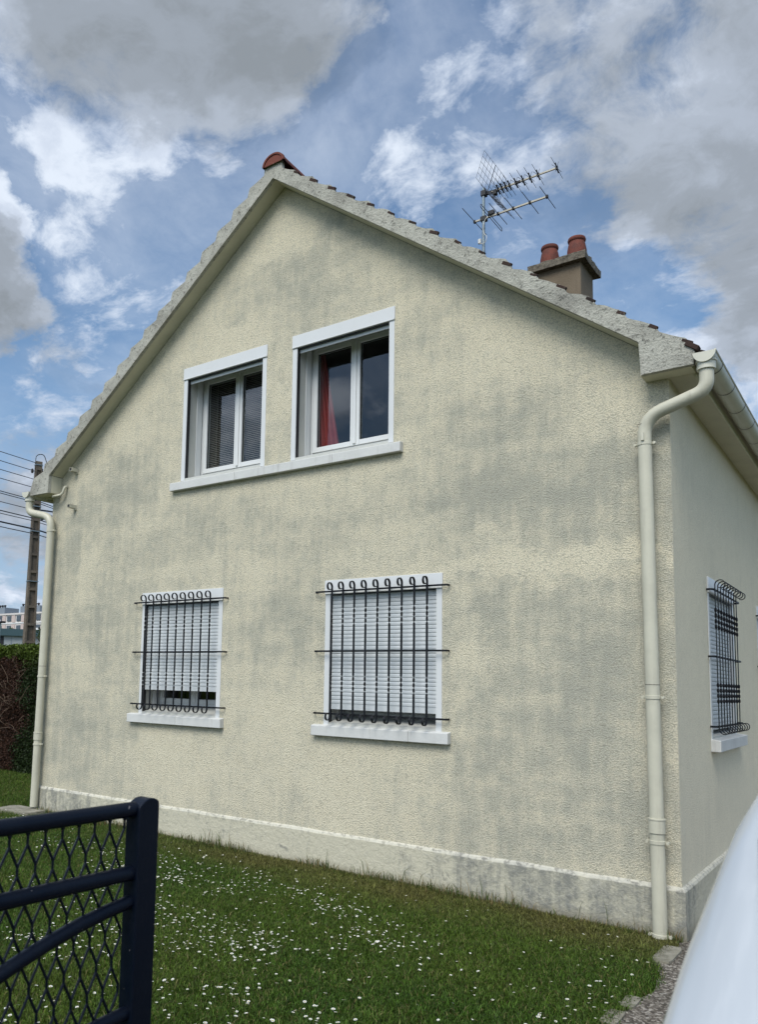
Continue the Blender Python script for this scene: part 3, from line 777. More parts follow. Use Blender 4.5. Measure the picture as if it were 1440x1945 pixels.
def grille(T, u0, u1, off, first, gap, ztop=2.49, zmid=1.922, zbot=1.337, e0=None, e1=None, lobes=4, grp=None):
    """nine flat twisted bars with curled ends on three horizontals"""
    gr = bpy.data.objects.new('window_grille', None); COL.objects.link(gr)
    gr.location = T((u0+u1)/2, 0, zmid); gr.parent = house; gr.matrix_parent_inverse = Matrix.Translation(-world_loc(house))
    WL[gr.name] = Vector(gr.location)
    for z in (ztop, zmid, zbot):
        b = MB(); s_ = .0065; h = .0082; d0, d1 = off-.014, off-.003
        P = [(e0, 0.), (e0, d0-.01), (e0+.03, off-.0085)]
        pts = [Vector(T(e0+.012, -.01, z)), Vector(T(e0+.012, off-.03, z)), Vector(T(e0+.02, off-.015, z)), Vector(T(e0+.04, off-.009, z)), Vector(T(e1-.04, off-.009, z)), Vector(T(e1-.02, off-.015, z)), Vector(T(e1-.012, off-.03, z)), Vector(T(e1-.012, -.01, z))]
        rings = []
        for i, p in enumerate(pts):
            t = (pts[min(i+1, 7)]-pts[max(i-1, 0)]).normalized(); sd_ = t.cross(Vector((0,0,1))).normalized()
            rings.append([p+sd_*.0035+Vector((0,0,h)), p-sd_*.0035+Vector((0,0,h)), p-sd_*.0035-Vector((0,0,h)), p+sd_*.0035-Vector((0,0,h))])
        b.ribbon(rings); b.build('crossbar', M_iron, gr)
    # bar profile path (d, z) with twist angle
    W_, Tk = .0100, .0031
    rs = .043
    path = []
    ztc = ztop+.040; zbc = zbot-.022
    # top curl: bar rises to ztc and curls outward
    for i in range(16, -1, -1):
        a = R_(180-i*19.0); rr = rs*(1-.022*i)
        path.append((off+rs+rr*math.cos(a), ztc+rr*math.sin(a)*1.0, 0))
    n_straight = [(off, ztc-.02, 0), (off, ztop-.13, 0)]
    tw_t0, tw_t1 = ztop-.155, ztop-.345; tw_b0, tw_b1 = zbot+.365, zbot+.185
    path += n_straight
    for i in range(0, 8*lobes+1): path.append((off, tw_t0+(tw_t1-tw_t0)*i/(8*lobes), PI*i/8))
    for i in range(0, 8*lobes+1): path.append((off, tw_b0+(tw_b1-tw_b0)*i/(8*lobes), PI*lobes+PI*i/8))
    base_tw = 2*PI*lobes
    path += [(off, zbot+.10, base_tw), (off, zbc+.02, base_tw)]
    for i in range(0, 17):
        a = R_(180+i*19.0); rr = rs*(1-.022*i)
        path.append((off+rs+rr*math.cos(a), zbc+rr*math.sin(a), base_tw))
    proto = None
    for k in range(9):
        u = first+gap*k
        if proto is None:
            b = MB(); rings = []
            for i, (d, z, tw) in enumerate(path):
                q0 = path[max(i-1, 0)]; q1 = path[min(i+1, len(path)-1)]
                t = Vector(T(0, q1[0], q1[1]))-Vector(T(0, q0[0], q0[1])); t.normalize()
                wid = (Vector(T(1, 0, 0))-Vector(T(0, 0, 0))).normalized(); nn = t.cross(wid).normalized()
                ca, sa = math.cos(tw), math.sin(tw); a_ = wid*ca+nn*sa; b_ = -wid*sa+nn*ca
                c = Vector(T(u, d, z))
                swell = 1.0
                rings.append([c+a_*W_+b_*Tk, c-a_*W_+b_*Tk, c-a_*W_-b_*Tk, c+a_*W_-b_*Tk])
            b.ribbon(rings); proto = b.build('bar', M_iron, gr, origin=T(u, off, zmid)); o_ = proto
        else:
            o_ = proto.copy(); COL.objects.link(o_); o_.location = T(u, off, zmid)
    return gr

for i, (a, c) in enumerate(upper): window(TG, a, c, UZ[0], UZ[1], .132, None, i)
shz = [1.50, 1.378]
for i, (a, c) in enumerate(lower): window(TG, a, c, LW[0], LW[1], .130, shz[i], None)
for a, c in sidew: window(TS, a, c, LW[0], LW[1], .130, 1.30, None, True)
grille(TG, lower[0][0], lower[0][1], .062, -5.53, .1245, e0=-5.757, e1=-4.318)
grille(TG, lower[1][0], lower[1][1], .062, -2.968, .125, e0=-3.188, e1=-1.772)
grille(TS, 1.24, 2.5, .062, 1.235, .133, e0=1.19, e1=2.56, lobes=4)
grille(TS, 4.08, 5.34, .062, 4.075, .133, e0=4.03, e1=5.40, lobes=4)
def sill(T, a, c, z0, z1, pr, cracks=()):
    b = MB()
    def bx(a, c, d0, d1, e, f, e2=None):
        vs = [T(u, d, z) for u in (a, c) for d, z in ((d0, e), (d0, f), (d1, e), (d1, f if e2 is None else e2))]
        b.add(vs, [(0,1,3,2),(4,6,7,5),(0,4,5,1),(2,3,7,6),(0,2,6,4),(1,5,7,3)])
    xs = [a]+list(cracks)+[c]
    for i, (p, q) in enumerate(zip(xs, xs[1:])):
        bx(p+(.0008 if i else 0), q-(.0008 if i < len(xs)-2 else 0), -.05, pr, z0, z1+.018, z1)
    return b.build('window_sill', M_sill, house, bevel=.005)
sill(TG, -5.222, -2.252, 3.745, 3.835, .06, (-4.25, -3.0))
sill(TG, -5.776, -4.345, 1.128, 1.222, .06, (-5.0,))
sill(TG, -3.19, -1.770, 1.128, 1.222, .06, (-2.15,))
sill(TS, 1.215, 2.62, 1.128, 1.222, .075); sill(TS, 4.05, 5.42, 1.128, 1.222, .075)

# curtain and blind inside the upper rooms
b = MB(); n = 60; vs = []
for i in range(n+1):
    t = i/n
    for j, z in enumerate(np.linspace(3.97, 5.14, 14)):
        s_ = (z-3.97)/1.17; wdt = .42*(1-.48*s_**1.5) if s_ > .0 else .42
        x = -3.56+.36*t*(1-.62*s_)
        vs.append((x, .36+.022*math.sin(t*38)*(1-.3*s_)+.03*t, z))
m_ = 14; fs = [(i*m_+j, i*m_+j+1, (i+1)*m_+j+1, (i+1)*m_+j) for i in range(n) for j in range(13)]
b.add(vs, fs); o = b.build('curtain', M_curt, None, smooth=True)
so_ = o.modifiers.new('thickness', 'SOLIDIFY'); so_.thickness = .003
tag(o, 'red curtain drawn to the side behind the taller upper window', 'curtain')
bl = thing('window_blind', (-4.49, .40, 5.1), 'slatted blind lowered behind the smaller upper window', 'blind')
b = MB(); z = 4.0
while z < 5.05:
    b.box(-.55, .55, -.0125, .0125, -.0006, .0006, Matrix.Translation((-4.49, .352, z)) @ Matrix.Rotation(R_(38), 4, 'X')); z += .0215
b.build('slats', M_blind, bl)
b = MB(); b.box(-5.03, -3.95, .34, .365, 5.06, 5.09); b.build('head_rail', M_blind, bl)
b = MB(); 
for x in (-4.9, -4.1): b.tube([(x, .352, 3.98), (x, .352, 5.06)], .0015, 5)
b.build('cord', M_cable, bl)

# chimney
b = MB(); b.box(-1.735, -1.262, 2.065, 2.50, 4.9, 6.20); ch = b.build('chimney', M_chim, house, bevel=.006); reg(ch)
b = MB()
vs = []
for zz, e in ((6.195, 0.), (6.272, .004), (6.30, -.05)):
    ring = []
    x0, x1, y0, y1 = -1.815-e, -1.198+e, 2.0-e, 2.565+e
    for (xa, ya), (xb, yb) in (((x0,y0),(x1,y0)), ((x1,y0),(x1,y1)), ((x1,y1),(x0,y1)), ((x0,y1),(x0,y0))):
        for i in range(16):
            t = i/16; j = .006*noise.noise((xa+(xb-xa)*t*18, ya+(yb-ya)*t*18, zz*3))
            ring.append((xa+(xb-xa)*t+j, ya+(yb-ya)*t+j, zz+(.014*noise.noise((xa*7+(xb-xa)*t*22, ya*7+(yb-ya)*t*22, zz)) if zz > 6.2 else 0)))
    vs.append(ring)
allv = [p for r_ in vs for p in r_]; L = 64
fs = [tuple(range(L))[::-1], tuple(range(2*L, 3*L))]+[(k*L+i, k*L+(i+1) % L, (k+1)*L+(i+1) % L, (k+1)*L+i) for k in range(2) for i in range(L)]
b.add(allv, fs); b.build('chimney_cap', M_cap, ch)
b = MB()
for i in range(46):
    a = random.uniform(0, 2*PI); cxx = random.choice((-1.655, -1.36)); rr = random.uniform(.085, .15); s_ = random.uniform(.008, .022)
    b.box(-s_, s_, -s_, s_, -s_*.8, s_*.8, Matrix.Translation((cxx+rr*math.cos(a), 2.25+rr*math.sin(a), 6.298)) @ Matrix.Rotation(a*2, 4, 'Z') @ Matrix.Rotation(a, 4, 'X'))
b.build('mortar_lumps', M_cap, ch)
for cxx in (-1.655, -1.355):
    b = MB(); z = 6.27
    b.lathe([(.100, z), (.106, z+.06), (.102, z+.15), (.090, z+.215), (.082, z+.245), (.092, z+.255), (.096, z+.272), (.090, z+.292), (.070, z+.295), (.068, z+.2)], cxx, 2.25, 28, False)
    b.build('chimney_pot', M_ridge, ch, smooth=True, autosmooth=40)

# ------------------------------------------------------------------ antenna
an = thing('antenna', (-2.333, 2., 6.05), 'grey television aerial mast with two yellowed booms on the roof', 'antenna')
b = MB(); b.tube([(-2.333, 2, 5.95), (-2.333, 2, 7.385)], .017, 12)
for z in (6.32, 6.62, 6.9): b.tube([(-2.333, 2, z-.012), (-2.333, 2, z+.012)], .0185, 12)
b.build('mast', M_galv, an, smooth=True, autosmooth=40)
# lower long-element aerial
zl = 7.014
b = MB(); b.box(-2.445, -1.60, 1.988, 2.006, zl-.009, zl+.009, None); b.build('lower_boom', M_boom, an)
for x, y0, y1 in ((-2.44, 1.66, 2.33), (-1.592, 1.77, 2.27), (-1.782, 1.76, 2.262), (-1.975, 1.745, 2.258), (-2.155, 1.74, 2.262)):
    b = MB(); b.tube([(x, y0, zl), (x, y1, zl)], .0038, 8); e = b.build('element', M_elem, an)
    b = MB(); b.box(x-.012, x+.012, 1.982, 2.012, zl-.016, zl+.016); b.build('element_clamp', M_blackpl, an)
x = -2.235; b = MB()
loop = []
for s_, sy in ((1, 1), (-1, -1)):
    for i in range(9):
        a = -PI/2+PI*i/8 if s_ > 0 else PI/2+PI*i/8
        loop.append((x, 2.0+sy*.29+.018*math.cos(a)*1.0, zl-.022+.020*math.sin(a)))
b.tube([(x+.0, p[1], p[2]) for p in loop], .0038, 8, closed=True); b.build('folded_dipole', M_elem, an)
b = MB(); b.box(-2.27, -2.20, 1.97, 2.025, zl+.01, zl+.062); b.build('junction_box', M_blackpl, an, bevel=.006)
# upper crossed-element aerial
zt = 7.328
b = MB(); b.box(-2.30, -1.49, 2.02, 2.036, zt-.008, zt+.008); b.build('upper_boom', M_boom, an)
b = MB(); b.box(-1.96, -1.90, 2.016, 2.040, zt-.012, zt+.012); b.box(-2.32, -2.24, 2.012, 2.042, zt-.014, zt+.014); b.build('boom_sleeve', M_blackpl, an)
b = MB(); b.box(-2.225, -2.18, 2.0, 2.05, zt-.055, zt+.005); b.build('junction_box', M_blackpl, an, bevel=.006)
for i, x in enumerate((-2.165, -2.12, -2.075, -2.03, -1.955, -1.872, -1.79, -1.70, -1.49)):
    b = MB()
    s_ = .19
    b.tube([(x, 2.028-s_, zt+.022), (x, 2.028, zt+.002), (x, 2.028+s_, zt-.022)], .0024, 6)
    for dy, dz in ((-.075, .035), (.075, -.035)):
        b.tube([(x-.035, 2.028+dy*.8, zt+dz*.2+.012), (x+.0, 2.028, zt), (x+.035, 2.028+dy*.6, zt+dz-.0)], .0024, 6)
    b.tube([(x, 2.028-.055, zt+.03), (x, 2.028, zt), (x, 2.028+.055, zt-.03)], .0075, 6)
    b.box(x-.009, x+.009, 2.015, 2.041, zt-.02, zt+.02)
    b.build('crossed_element', M_elem if i > 20 else M_blackpl, an)
# corner reflector grids
for s_, nm in ((1, 0), (-1, 1)):
    b = MB()
    def gp(u_, v_):   # u along y, v away from the boom
        if s_ > 0: return (-2.30+v_*.10, 1.70+.64*u_+.02, zt+.03+.29*v_)
        return (-2.27+v_*.20, 1.78+.50*u_, zt-.03-.24*v_)
    for k in range(6): b.tube([gp(0, k/5), gp(1, k/5)], .0018, 5)
    for k in range(9): b.tube([gp(k/8, 0), gp(k/8, 1)], .0018 if k != 4 else .005, 5)
    b.build('reflector_grid', M_elem, an)
b = MB(); b.box(-2.365, -2.295, 1.975, 2.035, zl-.028, zl+.028); b.box(-2.36, -2.30, 1.975, 2.04, zt-.035, zt+.03); b.build('mast_clamp', M_blackpl, an, bevel=.005)
b = MB(); b.box(-2.392, -2.358, 1.975, 2.005, 6.72, 6.775); b.build('amplifier_box', M_cable, an, bevel=.004)
b = MB(); b.tube(smooth_path([(-2.26, 1.985, zl), (-2.30, 1.965, zl-.03), (-2.325, 1.97, zl-.12), (-2.32, 1.972, 6.82), (-2.27, 1.96, 6.76), (-2.30, 1.965, 6.69), (-2.37, 1.975, 6.71)]), .0038, 8); b.build('cable', M_cable, an, smooth=True)

# ------------------------------------------------------------------ gate
gt = thing('gate', (-.2, -5.0, -.1), 'dark navy metal garden gate with diamond mesh and curved brace', 'gate')
GX = -.225; GY = -5.005
b = MB()
prof = [(-5.004, -.06), (-5.004, 1.292)]+[(-5.004+.068*t, 1.292+.026*math.sin(PI*(.08+.70*t))) for t in np.linspace(0.02, .96, 10)]+[(-4.936, 1.300), (-4.936, -.06)]
b.prism(prof, lambda p, q, d: (d, p, q), -.249, -.2)
b.build('post', M_gate, gt, bevel=.003)
YE = -6.95
b = MB()
b.prism([(YE, -.06), (YE, 1.31), (YE-.068, 1.31), (YE-.068, -.06)], lambda p, q, d: (d, p, q), -.249, -.2); b.build('post', M_gate, gt, bevel=.003)
for z, r0 in ((1.292, .0185), (1.137, .0185), (.18, .0185)):
    b = MB(); b.tube([(GX, GY+.006, z), (GX, YE, z)], r0, 18); b.build('rail', M_gate, gt, smooth=True, autosmooth=50)
    # dark wedge plates where the rail meets the post
arc = []
for t in np.linspace(0, 1, 26):
    y = GY+.004+(YE-GY)*t; tt = (GY-y)
    arc.append((GX, y, 1.068-.30*tt**1.0*(.35+tt*1.15) if tt < 1.0 else 1.068-.45+(.0)*(tt-1)-.05*(tt-1)))
b = MB(); b.tube(arc, .0165, 16); b.build('curved_brace', M_gate, gt, smooth=True, autosmooth=50)
arc2 = [(p[0], p[1], .80-.55*(1.068-p[2])*-.6 if False else .805-(1.068-p[2])*.5) for p in arc]
b = MB(); b.tube(arc2, .0165, 16); b.build('curved_brace', M_gate, gt, smooth=True, autosmooth=50)
# expanded mesh: diamonds joined by short upright bonds, clipped at the rails
b = MB(); px = .047; hz = .130; bond = .020; tk = .0033
zt_, zb_ = 1.285, .19
def strand(p, q):
    (y0, z0), (y1, z1) = p, q
    if z0 > zt_ or z1 > zt_ or z0 < zb_ or z1 < zb_:
        lo, hi = zb_, zt_
        def cl(y0, z0, y1, z1, lim, keep_lower):
            t = (lim-z0)/(z1-z0); return y0+(y1-y0)*t, lim
        if z0 > hi and z1 > hi or z0 < lo and z1 < lo: return
        if z0 > hi: y0, z0 = cl(y0, z0, y1, z1, hi, 1)
        if z1 > hi: y1, z1 = cl(y0, z0, y1, z1, hi, 1)
        if z0 < lo: y0, z0 = cl(y0, z0, y1, z1, lo, 1)
        if z1 < lo: y1, z1 = cl(y0, z0, y1, z1, lo, 1)
    if max(y0, y1) > GY+.002 or min(y0, y1) < YE: return
    b.tube([(GX-.012, y0, z0), (GX-.012, y1, z1)], tk, 5)
row = 0; z = zb_-.05; half = hz/2
off0 = .0
while z < zt_+.1:
    k = 0; y = GY+.01-(px/2 if row % 2 else 0)
    while y > YE-.05:
        strand((y, z), (y, z+bond))
        strand((y, z+bond), (y-px/2, z+half)); strand((y, z+bond), (y+px/2, z+half))
        y -= px
    z += half; row += 1
b.build('mesh_panel', M_gate, gt)

# ------------------------------------------------------------------ car
def car_fn(n, p, o):
    setp(n, p, base=(.47, .495, .515), rough=.26, spec=.5, coat=.9, coatr=.05)
M_car = mat('white_car_paint', car_fn)
M_tyre = weathered('tyre_rubber', (.02, .02, .02), .9)
M_rim = weathered('wheel_alloy', (.45, .46, .47), .35, .1, 40, .0002, metal=.8)
def carglass(n, p, o): setp(n, p, base=(.012, .014, .016), rough=.05, spec=.8)
M_cglass = mat('car_glass', carglass)
M_red = mat('tail_lamp_red', lambda n, p, o: setp(n, p, base=(.35, .01, .01), rough=.15, coat=.8))
M_lamp = mat('head_lamp_clear', lambda n, p, o: setp(n, p, base=(.6, .62, .64), rough=.12, coat=.8))
CC = 1.79
car = thing('parked_car', (CC, -3.7, -.11), 'white car parked on the driveway close beside the viewer', 'car')
# station: y, half width scale, belt z, roof z, roof half-width, bottom z, belt half-width
def section(y):
    """closed half profile from sill to roof centre, as (offset from centre, z)"""
    ys = [-5.66, -5.60, -5.45, -5.30, -5.22, -4.9, -4.3, -3.6, -3.25, -2.75, -2.30, -1.95, -1.78, -1.72]
    rz = [.70,  .98,  1.16, 1.38, 1.58, 1.58, 1.58, 1.53, 1.36, 1.06, .97, .84, .70, .60]
    bw = [.66,  .78,  .83,  .865, .875,  .875, .875, .875, .87, .86, .84, .78, .68, .55]
    bt = [.42,  .36,  .32,  .30,  .28,  .26, .26, .26, .26, .26, .28, .30, .34, .40]
    R = lambda L: float(np.interp(y, ys, L))
    rz, bw, bt = R(rz), R(bw), R(bt)
    full = [(.86*.98, bt/1.), (.89, .34), (.90, .60), (.875, .86), (.845, .95), (.80, 1.06), (.746, 1.182), (.723, 1.251), (.710, 1.298), (.697, 1.333), (.681, 1.376), (.656, 1.440), (.628, 1.490), (.57, 1.535), (.42, 1.56), (.2, 1.574), (0, 1.58)]
    base_rz = 1.58
    out = []
    k = bw/.875
    sag = base_rz-rz
    for x, z in full:
        if z > .86:
            z2 = .86*min(1, (rz)/.95)+(z-.86)*(rz-.86*min(1, rz/.95))/(base_rz-.86)
            # when the roof is low the sides open out towards the bonnet
            fl = max(0, min(1, sag/.55)); x2 = x if x > .5 else x
            wide = {.845:.86, .80:.85, .746:.835, .723:.82, .710:.80, .697:.77, .681:.73, .656:.68, .628:.62}.get(x, x)
            x2 = x*(1-fl)+wide*fl
        else:
            z2 = max(bt, z*min(1, rz/.95)); x2 = x
        out.append((x2*k, z2))
    return out
YS = np.concatenate([np.linspace(-5.66, -5.2, 14), np.linspace(-5.1, -3.6, 12), np.linspace(-3.5, -1.72, 26)])
b = MB(); vs = []
for y in YS:
    h = section(y); ring = [(CC-x, y, z) for x, z in h]+[(CC+x, y, z) for x, z in h[::-1][1:]]; vs.append(ring)
nr = len(vs[0]); allv = [p for r_ in vs for p in r_]
fs = [(i*nr+j, i*nr+j+1, (i+1)*nr+j+1, (i+1)*nr+j) for i in range(len(YS)-1) for j in range(nr-1)]
fs += [tuple(range(nr)), tuple(range((len(YS)-1)*nr, len(YS)*nr))]
fs += [(i*nr, (i+1)*nr, (i+1)*nr+nr-1, i*nr+nr-1) for i in range(len(YS)-1)]
b.add(allv, fs); cb = b.build('body', M_car, car, smooth=True, autosmooth=50)
def surf(y, s, side):
    """point on the body: s index into the half profile (float)"""
    h = section(y); i = int(min(len(h)-2, max(0, math.floor(s)))); t = s-i
    x = h[i][0]*(1-t)+h[i+1][0]*t; z = h[i][1]*(1-t)+h[i+1][1]*t
    return Vector((CC+side*x, y, z))
def patch(name, mt, y0, y1, s0, s1, sides=(-1, 1), off=.004, ny=14, ns=8, parent=car, both=False):
    for sd_ in sides:
        b = MB(); vs = []
        for i in range(ny+1):
            for j in range(ns+1):
                y = y0+(y1-y0)*i/ny; s = s0+(s1-s0)*j/ns
                p = surf(y, s, sd_); e = 1e-3
                n_ = (surf(y+e, s, sd_)-surf(y-e, s, sd_)).cross(surf(y, min(s+.01, 15.99), sd_)-surf(y, s-.01, sd_))
                if n_.length > 0: n_.normalize()
                if n_.dot(Vector((sd_*.6, 0, .8)) + Vector((0, -.8 if y < -5.2 else (.8 if y > -3.6 else 0), 0))) < 0: n_ = -n_
                vs.append(p+n_*off)
        fs = [(i*(ns+1)+j, i*(ns+1)+j+1, (i+1)*(ns+1)+j+1, (i+1)*(ns+1)+j) for i in range(ny) for j in range(ns)]
        b.add(vs, fs); o_ = b.build(name, mt, parent, smooth=True, fixn=False)
patch('side_window', M_cglass, -4.85, -4.15, 5.2, 11.4); patch('side_window', M_cglass, -4.08, -3.45, 5.2, 11.2)
def cross_patch(name, mt, y0, y1, smin, off=.004):
    b = MB(); vs = []; ny = 10
    S = [smin+(16-smin)*j/10 for j in range(11)]
    for i in range(ny+1):
        y = y0+(y1-y0)*i/ny
        row = [surf(y, min(s, 16), -1) for s in S]+[surf(y, min(s, 16), 1) for s in S[::-1][1:]]
        for p in row: vs.append(p+Vector((0, (-off if y0 < -5 else off), off)))
    m_ = 21; b.add(vs, [(i*m_+j, i*m_+j+1, (i+1)*m_+j+1, (i+1)*m_+j) for i in range(ny) for j in range(m_-1)]); b.build(name, mt, car, smooth=True)
cross_patch('rear_window', M_cglass, -5.47, -5.245, 12.0); cross_patch('windscreen', M_cglass, -3.50, -2.82, 9.0)
patch('tail_lamp', M_red, -5.64, -5.50, 2.6, 4.5); patch('head_lamp', M_lamp, -1.86, -2.1, 3.0, 5.0)
for yy in (-4.95, -2.45):
    for sx in (-1, 1):
        xc = CC+sx*.80; z = .20
        b = MB(); n = 32; vs = []; pr_ = [(.20, -.10), (.29, -.105), (.315, -.08), (.32, 0), (.315, .08), (.29, .105), (.20, .10)]
        for r0, dx in pr_:
            for j in range(n):
                a = 2*PI*j/n; vs.append((xc+sx*dx, yy+r0*math.cos(a), z+r0*math.sin(a)))
        fs = [(i*n+j, i*n+(j+1) % n, (i+1)*n+(j+1) % n, (i+1)*n+j) for i in range(len(pr_)-1) for j in range(n)]
        b.add(vs, fs); wh = b.build('wheel', M_tyre, car, smooth=True, autosmooth=40); reg(wh)
        b = MB()
        b.tube([(xc+sx*.02, yy, z), (xc+sx*.085, yy, z)], .05, 16)
        for k in range(5):
            a = 2*PI*k/5; b.box(-.03, .03, -.02, .02, .03, .205, Matrix.Translation((xc+sx*.075, yy, z)) @ Matrix.Rotation(a, 4, 'X'))
        b.tube([(xc+sx*.0, yy, z), (xc+sx*.03, yy, z)], .205, 28); b.build('rim', M_rim, wh)
        b = MB(); b.add([(CC+sx*.9025, yy+.36*math.cos(2*PI*j/28), max(z+.36*math.sin(2*PI*j/28), .27)) for j in range(28)], [tuple(range(28))]); b.build('wheel_arch', M_tyre, car)
for sx in (-1, 1):
    b = MB(); b.box(-.05, .05, -.03, .03, -.05, .05, Matrix.Translation((CC+sx*.90, -3.02, .98))); b.build('mirror', M_car, car, bevel=.02)
    b = MB(); b.box(CC+sx*.895-.008, CC+sx*.895+.008, -4.35, -4.2, .80, .825); b.build('door_handle', M_car, car, bevel=.004)
b = MB(); b.box(CC-.26, CC+.26, -5.672, -5.662, .50, .61); b.build('number_plate', M_pvc, car)
b = MB(); b.box(CC-.7, CC+.7, -5.67, -5.55, .28, .40); b.build('bumper_trim', M_tyre, car, bevel=.02)

# ------------------------------------------------------------------ lawn
def blades(name, P, H, W, tints, lean, mt, label=None, cat=None):
    """numpy blade cloud: each blade a bent two-segment strip (5 verts)"""
    n = len(P); ang = rng.uniform(0, 2*PI, n); dx, dy = np.cos(ang), np.sin(ang)
    la = rng.uniform(0, 2*PI, n); lx, ly = np.cos(la)*lean, np.sin(la)*lean
    V = np.zeros((n, 5, 3))
    V[:, 0] = P; V[:, 1] = P
    V[:, 0, 0] -= dx*W; V[:, 0, 1] -= dy*W; V[:, 1, 0] += dx*W; V[:, 1, 1] += dy*W
    mid = P.copy(); mid[:, 0] += lx*H*.35; mid[:, 1] += ly*H*.35; mid[:, 2] += H*.58
    V[:, 2] = mid; V[:, 3] = mid
    V[:, 2, 0] += dx*W*.8; V[:, 2, 1] += dy*W*.8; V[:, 3, 0] -= dx*W*.8; V[:, 3, 1] -= dy*W*.8
    tip = P.copy(); tip[:, 0] += lx*H; tip[:, 1] += ly*H; tip[:, 2] += H*(1-.35*np.abs(lean)); V[:, 4] = tip
    me = bpy.data.meshes.new(name); me.vertices.add(n*5); me.vertices.foreach_set('co', V.reshape(-1))
    base = (np.arange(n)*5)[:, None]
    quads = base+np.array([0, 1, 2, 3]); tris = base+np.array([3, 2, 4])
    loops = np.concatenate([quads, tris], 1).reshape(-1)
    me.loops.add(n*7); me.loops.foreach_set('vertex_index', loops.astype(np.int32))
    me.polygons.add(n*2); st = np.stack([np.arange(n)*7, np.arange(n)*7+4], 1).reshape(-1)
    me.polygons.foreach_set('loop_start', st.astype(np.int32))
    try: me.polygons.foreach_set('loop_total', np.tile([4, 3], n).astype(np.int32))
    except Exception: pass
    me.update(calc_edges=True)
    at = me.color_attributes.new('tint', 'FLOAT_COLOR', 'POINT')
    c = np.ones((n, 5, 4)); c[:, :, :3] = tints[:, None, :]
    at.data.foreach_set('color', c.reshape(-1)); me.materials.append(mt)
    o = bpy.data.objects.new(name, me); COL.objects.link(o); return o
# smooth value noise on a grid for patches
def vnoise(x, y, s, seed):
    r = np.random.default_rng(seed); G = r.random((256, 256))
    X = x*s; Y = y*s; xi = np.floor(X).astype(int); yi = np.floor(Y).astype(int); fx = X-xi; fy = Y-yi
    fx = fx*fx*(3-2*fx); fy = fy*fy*(3-2*fy); g_ = lambda a, b_: G[a % 256, b_ % 256]
    return (g_(xi, yi)*(1-fx)+g_(xi+1, yi)*fx)*(1-fy)+(g_(xi, yi+1)*(1-fx)+g_(xi+1, yi+1)*fx)*fy
def edge_x(y): return np.interp(-y, [-e[1] for e in edge], [e[0] for e in edge])
def gzn(x): return -.05-.065*np.clip((x+7.5)/7.5, 0, 1)
def cloud(n, x0, x1, y0, y1):
    return rng.uniform(x0, x1, n), rng.uniform(y0, y1, n)
def in_view(x, y):   # a wedge a little wider than the frame
    dx, dy = x-CX, y-CY; a = np.degrees(np.arctan2(dx, dy)); return (a > -66) & (a < 6)
Xs, Ys = [], []
for n, bx_ in ((520000, (-6.0, .1, -4.6, -.03)), (90000, (-9.5, -6., -4.6, -.03)), (60000, (-13, -7.47, -.1, 2.3)), (30000, (-4., .1, -5.6, -4.6))):
    x, y = cloud(n, *bx_); Xs.append(x); Ys.append(y)
x = np.concatenate(Xs); y = np.concatenate(Ys)
ok = in_view(x, y) & (x < edge_x(y)+rng.normal(0, .018, len(x))) & ~((x > -7.72) & (x < -7.1) & (y > -.40) & (y < .05) & (rng.random(len(x)) < .93))
x, y = x[ok], y[ok]; n = len(x)
pa = vnoise(x, y, .8, 1)*.6+vnoise(x, y, 2.3, 2)*.4; pb = vnoise(x, y, 5, 3)
dry = np.clip((y+.85)/.55, 0, 1)*np.clip((x+6.5)/3, .25, 1)*(.5+.8*vnoise(x, y, 2.5, 9))
dry = np.clip(dry, 0, 1)
dry = np.where(y < .05, dry, 0)
H = .020+.020*rng.random(n)+.022*pb*pa
H *= np.where(rng.random(n) < .04, 1.7, 1)
tint = np.array([.070, .170, .018])[None]*(1-pa[:, None])+np.array([.165, .250, .032])[None]*pa[:, None]
tint = tint*(1-.55*dry[:, None])+np.array([.34, .26, .10])[None]*.55*dry[:, None]
q = rng.random(n); tint = np.where((q < .10)[:, None], np.array([.30, .27, .10])[None], tint)
tint *= (.20+.78*rng.random(n)**1.4)[:, None]
P = np.stack([x, y, gzn(x)-.004], 1)
gr_ = blades('grass', P, H, .0015+.0013*rng.random(n), tint, rng.uniform(.2, 1.1, n), M_grass)
tag(gr_, 'short mown green lawn spreading before the gable wall', 'grass', kind='stuff')
# taller unmown fringe against the plinth and round the corner
n = 5200; t = rng.random(n); x = -7.4+7.4*t; cl = vnoise(x, x*0, 3.2, 5); keep = rng.random(n) < (.15+1.1*cl**2); x = x[keep]; n = len(x)
y = -.034-np.abs(rng.normal(0, .05, n)); H = .035+.09*rng.random(n)**2.6*(.4+1.0*vnoise(x, y, 3.2, 5)); H = np.where(rng.random(n) < .012, .22, H)
tint = np.array([.060, .085, .022])[None]*np.ones((n, 1)); b2 = rng.random(n); tint = np.where((b2 < .35)[:, None], np.array([.17, .13, .055])[None], tint); tint *= (.7+1.0*rng.random(n))[:, None]
fr_ = blades('tall_grass', np.stack([x, y, gzn(x)-.004], 1), H, .0022+.001*rng.random(n), tint, rng.uniform(.05, .55, n), M_grass)
tag(fr_, 'uncut grass and weeds fringing the foot of the gable plinth', 'grass', kind='stuff')

